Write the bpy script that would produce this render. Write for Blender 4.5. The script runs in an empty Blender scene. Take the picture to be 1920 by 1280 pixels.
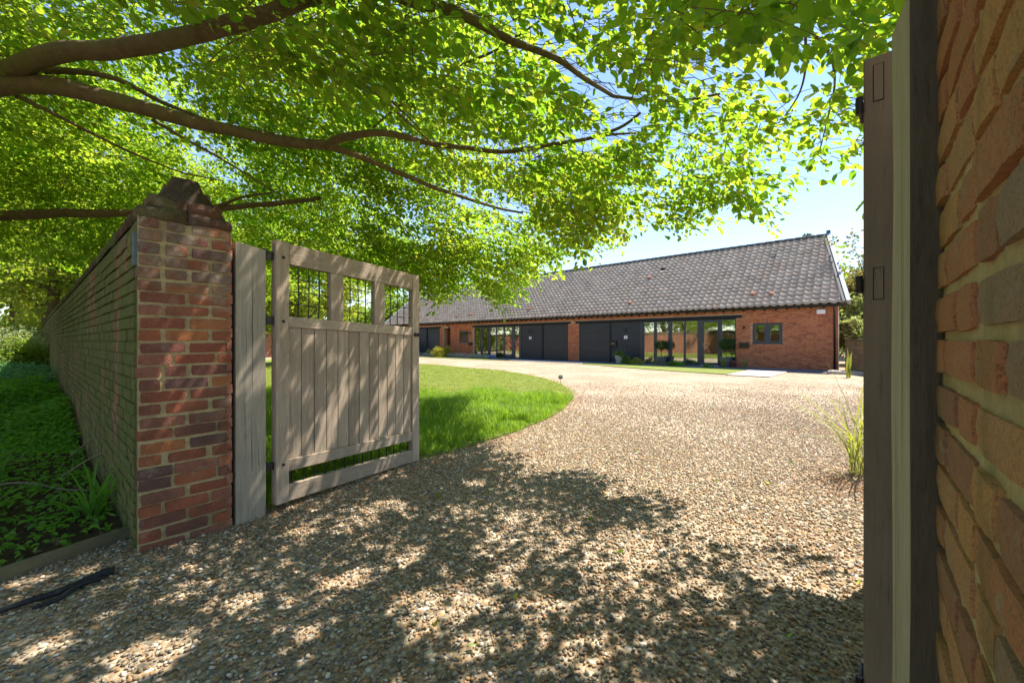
import bpy, bmesh, math, random
import numpy as np
from mathutils import Vector, Matrix, noise
random.seed(7); rng = np.random.default_rng(7)
S = bpy.context.scene; C = S.collection
# ------------------------------------------------------------------ camera, sky, sun, exposure
F = 774.0; EYE = 1.25
cam = bpy.data.objects.new('camera', bpy.data.cameras.new('camera')); C.objects.link(cam); S.camera = cam
cam.location = (0, 0, EYE); cam.rotation_euler = (math.radians(90), 0, 0)
cam.data.sensor_width = 36; cam.data.lens = 36*F/1920; cam.data.clip_end = 2000; cam.data.clip_start = .02
SUN = Vector((.448, .257, .856)).normalized()
w = bpy.data.worlds.new('World'); S.world = w; w.use_nodes = True
nt = w.node_tree; nt.nodes.clear()
sky = nt.nodes.new('ShaderNodeTexSky'); sky.sky_type = 'NISHITA'; sky.sun_disc = False
sky.sun_elevation = math.asin(SUN.z); sky.sun_rotation = math.atan2(SUN.x, SUN.y)
sky.air_density = 1.0; sky.dust_density = 0.15; sky.ozone_density = 2.2
bg = nt.nodes.new('ShaderNodeBackground'); bg.inputs[1].default_value = .088
wo = nt.nodes.new('ShaderNodeOutputWorld'); nt.links.new(sky.outputs[0], bg.inputs[0]); nt.links.new(bg.outputs[0], wo.inputs[0])
sl = bpy.data.lights.new('sun', 'SUN'); sl.energy = 3.7; sl.angle = math.radians(.55); sl.color = (1, .95, .86)
so = bpy.data.objects.new('sun', sl); C.objects.link(so); so.rotation_euler = SUN.to_track_quat('Z', 'Y').to_euler(); so.location = (10, 6, 20)
S.view_settings.view_transform = 'Standard'; S.view_settings.look = 'None'; S.view_settings.gamma = 1
S.view_settings.exposure = 1.74
S.cycles.use_denoising = True
S.cycles.max_bounces = 8; S.cycles.transparent_max_bounces = 12; S.cycles.diffuse_bounces = 5
S.cycles.sample_clamp_indirect = 4

# ------------------------------------------------------------------ helpers
def at(x, y, Y):
    return Vector(((x-960)/F*Y, Y, EYE+(640-y)/F*Y))
def ground(x, y, z=0):
    Y = F*(EYE-z)/(y-640); return Vector(((x-960)/F*Y, Y, z))
def link(o, parent=None):
    C.objects.link(o)
    if parent is not None:
        o.parent = parent; o.matrix_parent_inverse = INV[parent.name]
    return o
INV = {}
def tag(o, label=None, cat=None, group=None, kind=None):
    if label: o['label'] = label
    if cat: o['category'] = cat
    if group: o['group'] = group
    if kind: o['kind'] = kind
    return o
def thing(name, loc, label, cat, group=None, rz=0):
    o = bpy.data.objects.new(name, None); C.objects.link(o); o.empty_display_size = .2
    o.location = loc; o.rotation_euler = (0, 0, rz)
    INV[o.name] = (Matrix.Translation(Vector(loc)) @ Matrix.Rotation(rz, 4, 'Z')).inverted()
    return tag(o, label, cat, group)
def reg(o):
    """remember a mesh part so that sub-parts in world coordinates can hang on it"""
    INV[o.name] = o.matrix_basis.inverted() if o.parent is None else (o.parent_world @ o.matrix_basis).inverted()
def obj_mesh(name, me, parent=None, M=None):
    o = bpy.data.objects.new(name, me)
    if M is not None: o.matrix_basis = M
    link(o, parent)
    # world matrix of a part built in world coordinates is simply its basis
    INV[o.name] = (M if M is not None else Matrix.Identity(4)).inverted()
    return o
def frame(o, u):
    u = Vector(u).normalized(); y = Vector((0, 0, 1)).cross(u)
    return Matrix(((u.x, y.x, 0, o[0]), (u.y, y.y, 0, o[1]), (u.z, y.z, 1, o[2] if len(o) > 2 else 0), (0, 0, 0, 1)))
def smooth(me, v=True):
    me.polygons.foreach_set('use_smooth', [v]*len(me.polygons)); return me
class MB:
    def __init__(s, M=None): s.v = []; s.f = []; s.M = M
    def add(s, vs, fs, M=None):
        k = len(s.v); MM = M if M is not None else s.M
        s.v += [tuple(MM @ Vector(p)) if MM is not None else tuple(p) for p in vs]
        s.f += [tuple(i+k for i in f) for f in fs]
    def box(s, x0, x1, y0, y1, z0, z1, M=None, ch=0):
        if x0 > x1: x0, x1 = x1, x0
        if y0 > y1: y0, y1 = y1, y0
        if ch <= 0:
            s.add([(x0,y0,z0),(x1,y0,z0),(x1,y1,z0),(x0,y1,z0),(x0,y0,z1),(x1,y0,z1),(x1,y1,z1),(x0,y1,z1)],
                  [(0,3,2,1),(4,5,6,7),(0,1,5,4),(1,2,6,5),(2,3,7,6),(3,0,4,7)], M); return
        c = min(ch, (x1-x0)*.45, (y1-y0)*.45, (z1-z0)*.45); X = (x0, x1); Y = (y0, y1); Z = (z0, z1); vs = []; ix = {}
        for i in (0,1):
            for j in (0,1):
                for k in (0,1):
                    dx, dy, dz = (c, -c)[i], (c, -c)[j], (c, -c)[k]
                    ix[i,j,k,'x'] = len(vs); vs.append((X[i], Y[j]+dy, Z[k]+dz))
                    ix[i,j,k,'y'] = len(vs); vs.append((X[i]+dx, Y[j], Z[k]+dz))
                    ix[i,j,k,'z'] = len(vs); vs.append((X[i]+dx, Y[j]+dy, Z[k]))
        fs = []
        q = ((0,0),(1,0),(1,1),(0,1))
        for i in (0,1):
            fs.append([ix[i,a,b,'x'] for a,b in q][::(1 if i else -1)])
            fs.append([ix[a,i,b,'y'] for a,b in q][::(-1 if i else 1)])
            fs.append([ix[a,b,i,'z'] for a,b in q][::(1 if i else -1)])
        for i in (0,1):
            for j in (0,1):
                fs.append([ix[0,i,j,'y'],ix[0,i,j,'z'],ix[1,i,j,'z'],ix[1,i,j,'y']])
                fs.append([ix[i,0,j,'x'],ix[i,0,j,'z'],ix[i,1,j,'z'],ix[i,1,j,'x']])
                fs.append([ix[i,j,0,'x'],ix[i,j,0,'y'],ix[i,j,1,'y'],ix[i,j,1,'x']])
                for k in (0,1): 
                    if i==0 or True: pass
        for i in (0,1):
            for j in (0,1):
                for k in (0,1): fs.append([ix[i,j,k,'x'],ix[i,j,k,'y'],ix[i,j,k,'z']])
        s.add(vs, fs, M)
    def tube(s, pts, rad, n=6, cap=True):
        pts = [Vector(p) for p in pts]
        if s.M is not None: pts = [s.M @ p for p in pts]
        k0 = len(s.v); m = len(pts)
        if not hasattr(rad, '__len__'): rad = [rad]*m
        up = Vector((.13, .21, .97))
        for i, p in enumerate(pts):
            d = (pts[min(i+1, m-1)]-pts[max(i-1, 0)])
            if d.length < 1e-9: d = Vector((0,0,1))
            d.normalize(); a = d.cross(up)
            if a.length < .05: a = d.cross(Vector((1,0,0)))
            a.normalize(); b = d.cross(a)
            for j in range(n):
                t = 2*math.pi*j/n; s.v.append(tuple(p+(a*math.cos(t)+b*math.sin(t))*rad[i]))
        for i in range(m-1):
            for j in range(n):
                s.f.append((k0+i*n+j, k0+i*n+(j+1)%n, k0+(i+1)*n+(j+1)%n, k0+(i+1)*n+j))
        if cap:
            s.f.append(tuple(k0+j for j in range(n))); s.f.append(tuple(k0+(m-1)*n+j for j in range(n))[::-1])
    def lathe(s, prof, c=(0,0,0), n=16, M=None):
        vs = []; fs = []
        for r, z in prof:
            for j in range(n): t = 2*math.pi*j/n; vs.append((c[0]+r*math.cos(t), c[1]+r*math.sin(t), c[2]+z))
        for i in range(len(prof)-1):
            for j in range(n): fs.append((i*n+j, i*n+(j+1)%n, (i+1)*n+(j+1)%n, (i+1)*n+j))
        fs.append(tuple(range(n))[::-1]); fs.append(tuple((len(prof)-1)*n+j for j in range(n)))
        s.add(vs, fs, M)
    def mesh(s, name, mat, sm=False, fix=True):
        me = bpy.data.meshes.new(name); me.from_pydata(s.v, [], s.f)
        if fix and len(s.f) < 4000:
            bm = bmesh.new(); bm.from_mesh(me); bmesh.ops.recalc_face_normals(bm, faces=bm.faces); bm.to_mesh(me); bm.free()
        if mat: me.materials.append(mat)
        if sm: smooth(me)
        me.update(); return me
    def build(s, name, mat, parent=None, sm=False, fix=True):
        return obj_mesh(name, s.mesh(name, mat, sm, fix), parent)
def np_mesh(name, V, Fq, mat, sm=False):
    me = bpy.data.meshes.new(name); n = len(Fq); k = Fq.shape[1]
    me.vertices.add(len(V)); me.vertices.foreach_set('co', np.asarray(V, np.float32).ravel())
    me.loops.add(n*k); me.loops.foreach_set('vertex_index', np.asarray(Fq, np.int32).ravel())
    me.polygons.add(n); me.polygons.foreach_set('loop_start', np.arange(0, n*k, k, dtype=np.int32))
    me.polygons.foreach_set('loop_total', np.full(n, k, np.int32))
    me.polygons.foreach_set('use_smooth', np.full(n, sm)); me.materials.append(mat); me.update(calc_edges=True); return me

# ------------------------------------------------------------------ materials
class Mat:
    def __init__(s, name, rough=.8, spec=.3):
        s.m = bpy.data.materials.new(name); s.m.use_nodes = True; s.nt = s.m.node_tree; s.n = s.nt.nodes
        s.b = s.n['Principled BSDF']; s.b.inputs['Roughness'].default_value = rough
        s.b.inputs['Specular IOR Level'].default_value = spec; s.geo = None
    def new(s, t): return s.n.new(t)
    def l(s, a, b): s.nt.links.new(a, b)
    def pos(s, scale=(1,1,1), obj=False):
        if obj: src = s.new('ShaderNodeTexCoord').outputs['Object']
        else: src = s.new('ShaderNodeNewGeometry').outputs['Position']
        mp = s.new('ShaderNodeMapping'); s.l(src, mp.inputs[0]); mp.inputs['Scale'].default_value = scale; return mp.outputs[0]
    def noise(s, scale, vec=None, detail=4, rough=.6, dist=0):
        n = s.new('ShaderNodeTexNoise'); n.inputs['Scale'].default_value = scale; n.inputs['Detail'].default_value = detail
        n.inputs['Roughness'].default_value = rough; n.inputs['Distortion'].default_value = dist
        s.l(vec if vec is not None else s.pos(), n.inputs['Vector']); return n.outputs['Fac']
    def vor(s, scale, vec=None, out='Color', feat='F1'):
        n = s.new('ShaderNodeTexVoronoi'); n.feature = feat; n.inputs['Scale'].default_value = scale
        s.l(vec if vec is not None else s.pos(), n.inputs['Vector']); return n.outputs[out]
    def ramp(s, fac, stops, interp='LINEAR'):
        r = s.new('ShaderNodeValToRGB'); r.color_ramp.interpolation = interp; e = r.color_ramp.elements
        while len(e) < len(stops): e.new(.5)
        for k, (p, c) in enumerate(stops):
            e[k].position = p; e[k].color = (*c, 1) if hasattr(c, '__len__') else (c, c, c, 1)
        s.l(fac, r.inputs[0]); return r.outputs[0]
    def mix(s, fac, a, b, mode='MIX'):
        m = s.new('ShaderNodeMix'); m.data_type = 'RGBA'; m.blend_type = mode
        for v, i in ((fac, 0), (a, 6), (b, 7)):
            if hasattr(v, 'is_linked') or isinstance(v, bpy.types.NodeSocket): s.l(v, m.inputs[i])
            elif i == 0: m.inputs[0].default_value = v
            else: m.inputs[i].default_value = (*v, 1) if hasattr(v, '__len__') else (v, v, v, 1)
        return m.outputs[2]
    def math(s, op, a, b=0):
        m = s.new('ShaderNodeMath'); m.operation = op
        for k, v in enumerate((a, b)):
            if isinstance(v, bpy.types.NodeSocket): s.l(v, m.inputs[k])
            else: m.inputs[k].default_value = v
        return m.outputs[0]
    def sep(s, axis, vec=None):
        x = s.new('ShaderNodeSeparateXYZ'); s.l(vec if vec is not None else s.pos(), x.inputs[0]); return x.outputs[axis]
    def rnd(s, kind):
        if kind == 'object': return s.new('ShaderNodeObjectInfo').outputs['Random']
        return s.new('ShaderNodeNewGeometry').outputs['Random Per Island']
    def col(s, c):
        if isinstance(c, bpy.types.NodeSocket): s.l(c, s.b.inputs['Base Color'])
        else: s.b.inputs['Base Color'].default_value = (*c, 1)
        return s
    def bump(s, h, strength=.5, dist=.01):
        b = s.new('ShaderNodeBump'); b.inputs['Strength'].default_value = strength; b.inputs['Distance'].default_value = dist
        s.l(h, b.inputs['Height']); s.l(b.outputs[0], s.b.inputs['Normal']); return s

def old_brick(name, kind, moss=.0, palette=None, grime=1.0, soot=1.0, smear=.68):
    m = Mat(name, .88, .25); r = m.rnd(kind)
    pal = palette or [(0, (.30,.075,.035)), (.16, (.42,.11,.045)), (.3, (.20,.07,.045)), (.42, (.36,.10,.05)), (.55, (.46,.15,.06)), (.66, (.15,.075,.06)), (.76,(.33,.12,.07)), (.88,(.26,.085,.05)), (1,(.40,.17,.09))]
    base = m.ramp(r, pal, 'CONSTANT')
    n1 = m.noise(38, detail=6, rough=.7); n2 = m.noise(6, detail=5); n3 = m.noise(160, detail=3)
    c = m.mix(m.ramp(n1, [(.3, 0), (.75, soot)]), base, m.mix(.55, base, (.10,.045,.03)))
    c = m.mix(m.ramp(n3, [(.52, 0), (.7, .55)]), c, (.42,.24,.14))
    lich = m.ramp(n2, [(.56, 0), (.66, .75*grime)]); lich = m.math('MULTIPLY', lich, m.ramp(n1, [(.4, 0), (.6, 1)]))
    c = m.mix(lich, c, (.40,.36,.26))
    dark = m.ramp(m.noise(3.1, detail=5), [(.45, 0), (.62, .55*grime*soot)])
    c = m.mix(dark, c, (.07,.055,.035))
    zt = m.ramp(m.math('DIVIDE', m.sep(2), 3.0), [(.44, 0), (.6, 1)]) if kind == 'object' and moss == 0 else 0
    if zt: c = m.mix(m.math('MULTIPLY', zt, m.ramp(m.noise(7, detail=6, rough=.75), [(.42, 0), (.56, .8)])), c, m.mix(n1, (.34,.29,.21), (.09,.07,.05)))
    if moss > 0:
        g = m.ramp(m.noise(2.3, m.pos((1,1,.35)), detail=6), [(.5-.25*moss, 0), (.62-.25*moss, .85)])
        c = m.mix(g, c, m.mix(n1, (.06,.085,.02), (.20,.22,.06)))
    n4 = m.noise(210, detail=4, rough=.85); c = m.mix(m.ramp(n4, [(.40, .5), (.47, 0)]), c, (.05,.03,.02)); c = m.mix(m.ramp(m.noise(24, detail=8, rough=.8), [(smear, 0), (smear+.08, .7)]), c, (.50,.40,.26))
    m.col(c); m.bump(m.math('ADD', m.math('MULTIPLY', n1, 1.0), m.math('ADD', m.math('MULTIPLY', n3, .6), m.math('MULTIPLY', n4, .3))), 1.0, .007)
    return m.m
M = {}
M['brick'] = old_brick('aged_red_brick', 'object', .0, [(0,(.34,.085,.04)),(.14,(.46,.13,.05)),(.28,(.22,.07,.05)),(.4,(.40,.11,.05)),(.52,(.52,.17,.055)),(.64,(.17,.08,.07)),(.76,(.36,.13,.08)),(.88,(.29,.09,.055)),(1,(.44,.18,.10))], .8)
M['brick_low'] = old_brick('weathered_low_wall_brick', 'island', .15, [(0,(.30,.15,.09)),(.3,(.36,.2,.12)),(.6,(.25,.13,.08)),(1,(.4,.24,.15))], 1)
M['brick_i'] = old_brick('aged_red_brick_wall', 'island', .42, [(0,(.36,.19,.11)),(.3,(.42,.24,.14)),(.6,(.28,.15,.09)),(.8,(.38,.16,.09)),(1,(.33,.22,.14))], .8, .7)
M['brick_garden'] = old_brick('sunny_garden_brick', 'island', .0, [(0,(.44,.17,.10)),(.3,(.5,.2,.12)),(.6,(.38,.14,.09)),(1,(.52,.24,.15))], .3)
M['brick_close'] = old_brick('aged_soft_brick', 'object', .12, [(0,(.64,.27,.13)),(.2,(.72,.36,.17)),(.4,(.50,.23,.13)),(.55,(.76,.38,.15)),(.7,(.46,.30,.2)),(.85,(.68,.28,.14)),(1,(.58,.36,.22))], .8, .35, .58)
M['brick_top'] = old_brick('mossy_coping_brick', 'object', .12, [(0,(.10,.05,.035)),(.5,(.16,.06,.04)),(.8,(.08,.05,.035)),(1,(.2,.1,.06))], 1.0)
M['brick_outer'] = old_brick('algae_green_brick', 'object', .45, [(0,(.36,.19,.11)),(.3,(.42,.24,.14)),(.6,(.28,.15,.09)),(.8,(.38,.16,.09)),(1,(.33,.22,.14))], .8, .7)
def mortar(name, col, dark, moss=0):
    m = Mat(name, .95, .1); n = m.noise(60, detail=6, rough=.7); n2 = m.noise(5)
    c = m.mix(m.ramp(n, [(.3,0),(.7,1)]), col, dark); c = m.mix(m.ramp(n2, [(.5,0),(.68,.6)]), c, tuple(v*.45 for v in dark))
    if moss:
        c = m.mix(m.ramp(m.noise(2.3, m.pos((1,1,.35)), detail=6), [(.5-.25*moss, 0), (.62-.25*moss, .8)]), c, (.12,.15,.04))
    m.col(c); m.bump(n, .9, .008); return m.m
M['mortar'] = mortar('sandy_lime_mortar', (.55,.43,.23), (.38,.28,.14), .0)
M['mortar_green'] = mortar('green_stained_mortar', (.28,.24,.14), (.14,.12,.07), .45)
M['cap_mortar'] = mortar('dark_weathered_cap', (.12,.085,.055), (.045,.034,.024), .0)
M['mortar_close'] = mortar('yellow_lime_mortar', (.74,.58,.33), (.58,.43,.23), .05)
M['mortar_house'] = mortar('pale_house_mortar', (.50,.36,.26), (.42,.29,.2))
# house brick: fresh orange red
def house_brick():
    m = Mat('orange_red_facing_brick', .9, .2); r = m.rnd('island')
    base = m.ramp(r, [(0,(.42,.125,.05)),(.2,(.50,.17,.07)),(.45,(.36,.10,.045)),(.6,(.47,.15,.06)),(.8,(.54,.2,.085)),(.93,(.28,.085,.05)),(1,(.5,.16,.07))], 'CONSTANT')
    n = m.noise(30); c = m.mix(m.ramp(n, [(.35,0),(.7,.5)]), base, (.3,.1,.06)); m.col(c); m.bump(n, .5, .004); return m.m
M['hbrick'] = house_brick()
def tile_mat(name, kind):
    m = Mat(name, .9, .12); r = m.rnd(kind)
    base = m.ramp(r, [(0,(.50,.37,.28)),(.3,(.41,.30,.23)),(.55,(.56,.42,.33)),(.75,(.46,.35,.27)),(.9,(.46,.31,.22)),(1,(.60,.47,.37))], 'CONSTANT')
    n = m.noise(14, detail=5); c = m.mix(m.ramp(n, [(.4,0),(.7,.7)]), base, (.68,.55,.43))
    c = m.mix(m.ramp(m.noise(1.3, detail=4), [(.5,0),(.7,.35)]), c, (.22,.165,.14)); m.col(c); m.bump(n, .4, .004); return m.m
M['tile'] = tile_mat('grey_brown_pantile', 'object'); M['tile_i'] = tile_mat('grey_brown_pantile_field', 'island')
def wood(name, a, b, dk, axis=(9,9,.55), rough=.85, kind='object', strength=.5):
    m = Mat(name, rough, .2); p = m.pos(axis)
    off = m.new('ShaderNodeVectorMath'); off.operation = 'ADD'; m.l(p, off.inputs[0])
    cb = m.new('ShaderNodeCombineXYZ'); m.l(m.math('MULTIPLY', m.rnd(kind), 40), cb.inputs[0]); m.l(m.math('MULTIPLY', m.rnd(kind), 17), cb.inputs[2]); m.l(cb.outputs[0], off.inputs[1])
    n = m.noise(4, off.outputs[0], detail=8, rough=.72, dist=.6); n2 = m.noise(18, off.outputs[0], detail=5, rough=.75)
    c = m.mix(m.ramp(n, [(.3,0),(.7,1)]), a, b)
    c = m.mix(m.ramp(n2, [(.56,0),(.72,.75)]), c, dk)
    tint = m.ramp(m.rnd(kind), [(0, .78), (1, 1.12)]); c = m.mix(1, c, tint, 'MULTIPLY')
    c = m.mix(m.ramp(m.noise(2.2, detail=4), [(.5,0),(.75,.35)]), c, dk)
    m.col(c); m.bump(m.math('ADD', n, n2), strength, .006); return m.m
M['oak'] = wood('weathered_silver_oak', (.46,.355,.26), (.29,.215,.155), (.12,.085,.055))
M['oak_rail'] = wood('weathered_silver_oak_rail', (.48,.375,.28), (.31,.235,.17), (.17,.12,.08), (3,3,12))
M['oak_post'] = wood('grey_oak_post', (.47,.395,.30), (.32,.26,.19), (.14,.11,.08), (8,8,.35))
M['oak_pale'] = wood('pale_lit_oak', (.58,.49,.37), (.42,.35,.26), (.20,.155,.10), (10,10,.6))  # paleness carries the light on the right post's opening face
M['oak_dark'] = wood('dark_shaded_oak', (.17,.14,.10), (.10,.082,.06), (.045,.04,.03), (9,9,1.2), .9, 'object', .9)  # near-black tone painted in as shade on the right post's street face
M['oak_brown'] = wood('brown_oak', (.33,.25,.185), (.25,.19,.14), (.12,.09,.065), (6,6,.4))
M['edge_wood'] = wood('mossy_edging_timber', (.24,.20,.11), (.15,.13,.07), (.07,.06,.03), (3,3,8))
def plain(name, c, rough=.5, spec=.5, metal=0, n=None):
    m = Mat(name, rough, spec); m.b.inputs['Metallic'].default_value = metal
    if n:
        nn = m.noise(n[0], detail=5); m.col(m.mix(m.ramp(nn, [(.35,0),(.7,1)]), c, n[1])); m.bump(nn, n[2], .003)
    else: m.col(c)
    return m.m
M['iron'] = plain('black_iron', (.018,.017,.018), .5, .4, .3, (40,(.04,.03,.025),.4))
M['anthracite'] = plain('anthracite_paint', (.030,.033,.043), .42, .4, 0, (3,(.038,.04,.05),.05))
M['clad'] = plain('anthracite_cladding', (.032,.035,.046), .5, .35, 0, (5,(.042,.045,.056),.1))
M['frame'] = plain('anthracite_window_frame', (.045,.05,.065), .35, .5)
M['beam'] = plain('blackened_beam', (.017,.018,.02), .75, .2, 0, (12,(.03,.03,.03),.4))
M['white'] = plain('white_plastic', (.75,.75,.72), .4)
M['red'] = plain('red_plastic', (.5,.03,.03), .4)
M['black'] = plain('black_gloss', (.012,.012,.014), .3)
M['steel'] = plain('brushed_steel', (.6,.6,.6), .3, .5, 1)
M['slate'] = plain('blue_grey_paving', (.15,.165,.20), .8, .3, 0, (9,(.10,.115,.14),.4))
M['slab'] = plain('buff_paving', (.50,.44,.37), .85, .2, 0, (6,(.42,.37,.31),.4))
M['terra'] = plain('terracotta', (.30,.16,.11), .8, .2, 0, (20,(.32,.13,.08),.3))
M['lead'] = plain('pale_lead_capping', (.33,.34,.36), .6, .4, 0, (12,(.24,.25,.27),.4))
M['ridge'] = plain('dark_ridge_tile', (.075,.072,.075), .7, .3, 0, (15,(.12,.11,.105),.4))
M['potgrey'] = plain('grey_pot', (.10,.115,.14), .6, .3, 0, (10,(.13,.145,.17),.3))
M['potwhite'] = plain('white_pot', (.6,.62,.66), .5, .3)
M['plaster'] = plain('cream_plaster', (.78,.74,.62), .9, .1, 0, (3,(.72,.68,.56),.1))
M['floor_in'] = plain('oak_floorboards', (.33,.24,.15), .4, .4, 0, (6,(.26,.18,.11),.1))
M['curtain'] = plain('linen_curtain', (.62,.60,.53), .95, .1)
M['sofa'] = plain('charcoal_upholstery', (.06,.06,.07), .9, .1)
M['carwhite'] = plain('white_car_paint', (.72,.73,.75), .2, .6)
M['rubber'] = plain('black_rubber', (.02,.02,.022), .8, .2, 0, (30,(.045,.042,.04),.4))
M['soil'] = plain('dark_leafy_soil', (.045,.033,.02), .95, .1, 0, (14,(.085,.055,.03),1.0))
M['blue_plate'] = plain('blue_grey_slate_plate', (.16,.19,.2), .7, .3, 0, (25,(.10,.13,.13),.4))
M['greenbox'] = plain('green_sign', (.05,.10,.07), .5, .3)
# glass: partly see-through, partly mirror
m = Mat('window_glass'); m.n.remove(m.b); tr = m.new('ShaderNodeBsdfTransparent'); tr.inputs[0].default_value = (.80,.84,.82,1)
gl = m.new('ShaderNodeBsdfGlossy'); gl.inputs['Roughness'].default_value = .012; gl.inputs[0].default_value = (.95,.97,.95,1)
lw = m.new('ShaderNodeLayerWeight'); lw.inputs[0].default_value = .35; mx = m.new('ShaderNodeMixShader')
m.l(m.math('ADD', m.math('MULTIPLY', lw.outputs['Fresnel'], .6), .34), mx.inputs[0]); m.l(tr.outputs[0], mx.inputs[1]); m.l(gl.outputs[0], mx.inputs[2])
bw = m.new('ShaderNodeBump'); bw.inputs['Strength'].default_value = .04; bw.inputs['Distance'].default_value = .02
m.l(m.noise(1.6), bw.inputs['Height']); m.l(bw.outputs[0], gl.inputs['Normal'])
m.l(mx.outputs[0], m.n['Material Output'].inputs[0]); M['glass'] = m.m
# gravel
def gravel_cols(m, fac):
    return m.ramp(fac, [(0,(.24,.15,.075)),(.1,(.37,.265,.155)),(.22,(.17,.145,.10)),(.33,(.44,.345,.23)),(.45,(.40,.235,.11)),(.55,(.29,.235,.16)),(.65,(.49,.39,.28)),(.74,(.29,.165,.08)),(.82,(.37,.29,.19)),(.9,(.16,.15,.14)),(.95,(.64,.57,.47)),(1,(.44,.25,.12))], 'CONSTANT')
m = Mat('gravel_drive', .9, .2); p = m.pos()
v1 = m.vor(42, p); f1 = m.sep(0, v1); d1 = m.vor(42, p, 'Distance')
c = gravel_cols(m, f1)
c = m.mix(m.ramp(d1, [(.35,0),(.75,.5)]), c, (.16,.11,.07))
big = m.noise(.55, p, detail=5); c = m.mix(m.ramp(big, [(.42,0),(.68,.35)]), c, (.62,.50,.37))
c = m.mix(m.ramp(m.noise(1.7, p, detail=6, rough=.7), [(.58,0),(.72,.4)]), c, (.40,.20,.09))
m.col(c); m.bump(m.math('SUBTRACT', 1, d1), .9, .012); M['gravel'] = m.m
m = Mat('gravel_stone', .75, .3); r = m.rnd('object'); c = gravel_cols(m, r)
n = m.noise(70, detail=3); c = m.mix(m.ramp(n, [(.4,0),(.7,.4)]), c, (.30,.22,.14))
c = m.mix(m.ramp(m.noise(1.7, detail=6, rough=.7), [(.56,0),(.7,.35)]), c, (.38,.19,.09)); m.col(c); M['stone'] = m.m
m = Mat('far_ground', .95, .1); n = m.noise(.3); n2 = m.noise(9, detail=6); c = m.mix(m.ramp(n, [(.4,0),(.6,1)]), (.06,.085,.02), (.10,.09,.035))
c = m.mix(m.ramp(n2, [(.4,0),(.7,.6)]), c, (.04,.05,.015)); m.col(c); m.bump(n2, 1, .05); M['ground'] = m.m
m = Mat('mown_lawn', .9, .15); n = m.noise(.8, detail=4); n2 = m.noise(55, detail=5, rough=.8); n3 = m.noise(7)
c = m.mix(m.ramp(n, [(.35,0),(.65,1)]), (.13,.19,.03), (.21,.235,.05)); c = m.mix(m.ramp(n2, [(.35,0),(.7,.7)]), c, (.24,.25,.08))
c = m.mix(m.ramp(n3, [(.58,0),(.75,.4)]), c, (.28,.24,.10)); m.col(c); m.bump(n2, 1, .03); M['lawn'] = m.m
def leafy(name, cols, trans=.5, kind='island', tcol=None, rough=.5, spec=.35, vary=True):
    m = Mat(name, rough, spec); r = m.rnd(kind)
    k = len(cols); c = m.ramp(r, [(i/(k-1) if k > 1 else 0, x) for i, x in enumerate(cols)])
    if vary:
        c = m.mix(m.ramp(m.noise(.9, detail=3), [(.35, 0), (.65, .5)]), c, cols[-1])
    m.col(c)
    t = m.new('ShaderNodeBsdfTranslucent'); tc = m.mix(1, c, tcol or (2.2, 2.3, 1.0), 'MULTIPLY'); m.l(tc, t.inputs[0])
    x = m.new('ShaderNodeMixShader'); x.inputs[0].default_value = trans
    m.l(m.b.outputs[0], x.inputs[1]); m.l(t.outputs[0], x.inputs[2]); m.l(x.outputs[0], m.n['Material Output'].inputs[0]); return m.m
M['beech'] = leafy('fresh_beech_leaf', [(.05,.11,.012),(.075,.15,.015),(.10,.17,.02),(.165,.18,.035)], .62, tcol=(3.6,3.5,1.4))
M['beech_o'] = leafy('fresh_beech_leaf_single', [(.055,.12,.012),(.075,.15,.015),(.10,.17,.02),(.13,.18,.025)], .62, 'object', (3.6,3.5,1.4))
M['tree_a'] = leafy('mid_green_foliage', [(.08,.135,.022),(.12,.18,.03),(.16,.21,.04)], .5, tcol=(2.8,2.7,1))
M['tree_b'] = leafy('yellow_green_foliage', [(.14,.19,.03),(.19,.24,.04),(.26,.28,.055)], .5, tcol=(2.6,2.5,1))
M['tree_c'] = leafy('dark_conifer_foliage', [(.025,.05,.02),(.04,.07,.025),(.05,.085,.03)], .2)
M['tree_o'] = leafy('copper_foliage', [(.10,.15,.04),(.26,.17,.06),(.16,.16,.05)], .4, tcol=(1.6,1.6,.9))
M['bush_pale'] = leafy('pale_leafy_shrub', [(.15,.19,.08),(.22,.26,.12),(.3,.32,.17)], .35)
M['cover'] = leafy('ground_cover_leaf', [(.08,.19,.02),(.11,.25,.03),(.15,.29,.04)], .45)
M['cover_b'] = leafy('blueish_ground_leaf', [(.06,.15,.07),(.09,.2,.10),(.12,.24,.13)], .35)
M['blade'] = leafy('tall_grass_blade', [(.10,.18,.02),(.14,.23,.025),(.2,.27,.04)], .5, 'object')
M['blade_s'] = leafy('short_grass_blade', [(.15,.21,.035),(.2,.24,.05),(.28,.27,.08)], .4, 'object')
M['strap'] = leafy('strap_leaf', [(.07,.14,.03),(.11,.18,.04),(.2,.22,.05)], .4)
M['bamboo'] = leafy('yellowing_reed_leaf', [(.08,.14,.03),(.14,.2,.04),(.24,.27,.06),(.2,.18,.08)], .45, tcol=(1.9,1.8,.9))
M['yellow'] = leafy('golden_leaf', [(.32,.30,.03),(.42,.37,.04),(.25,.28,.03)], .4, tcol=(1.6,1.5,.8))
M['silver'] = leafy('silver_leaf', [(.30,.36,.30),(.42,.47,.42),(.5,.54,.48)], .2, tcol=(1.2,1.2,1.2))
M['topiary'] = leafy('clipped_bay_leaf', [(.03,.065,.015),(.045,.09,.02),(.06,.11,.025)], .25)
M['drygrass'] = leafy('dry_grass', [(.3,.24,.11),(.38,.3,.15),(.22,.22,.08)], .3, tcol=(1.3,1.3,1.2))
M['litter'] = leafy('fallen_bud_scale', [(.36,.15,.05),(.45,.2,.07),(.28,.12,.05)], .2, 'object', (1.2,1.1,1))
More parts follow.
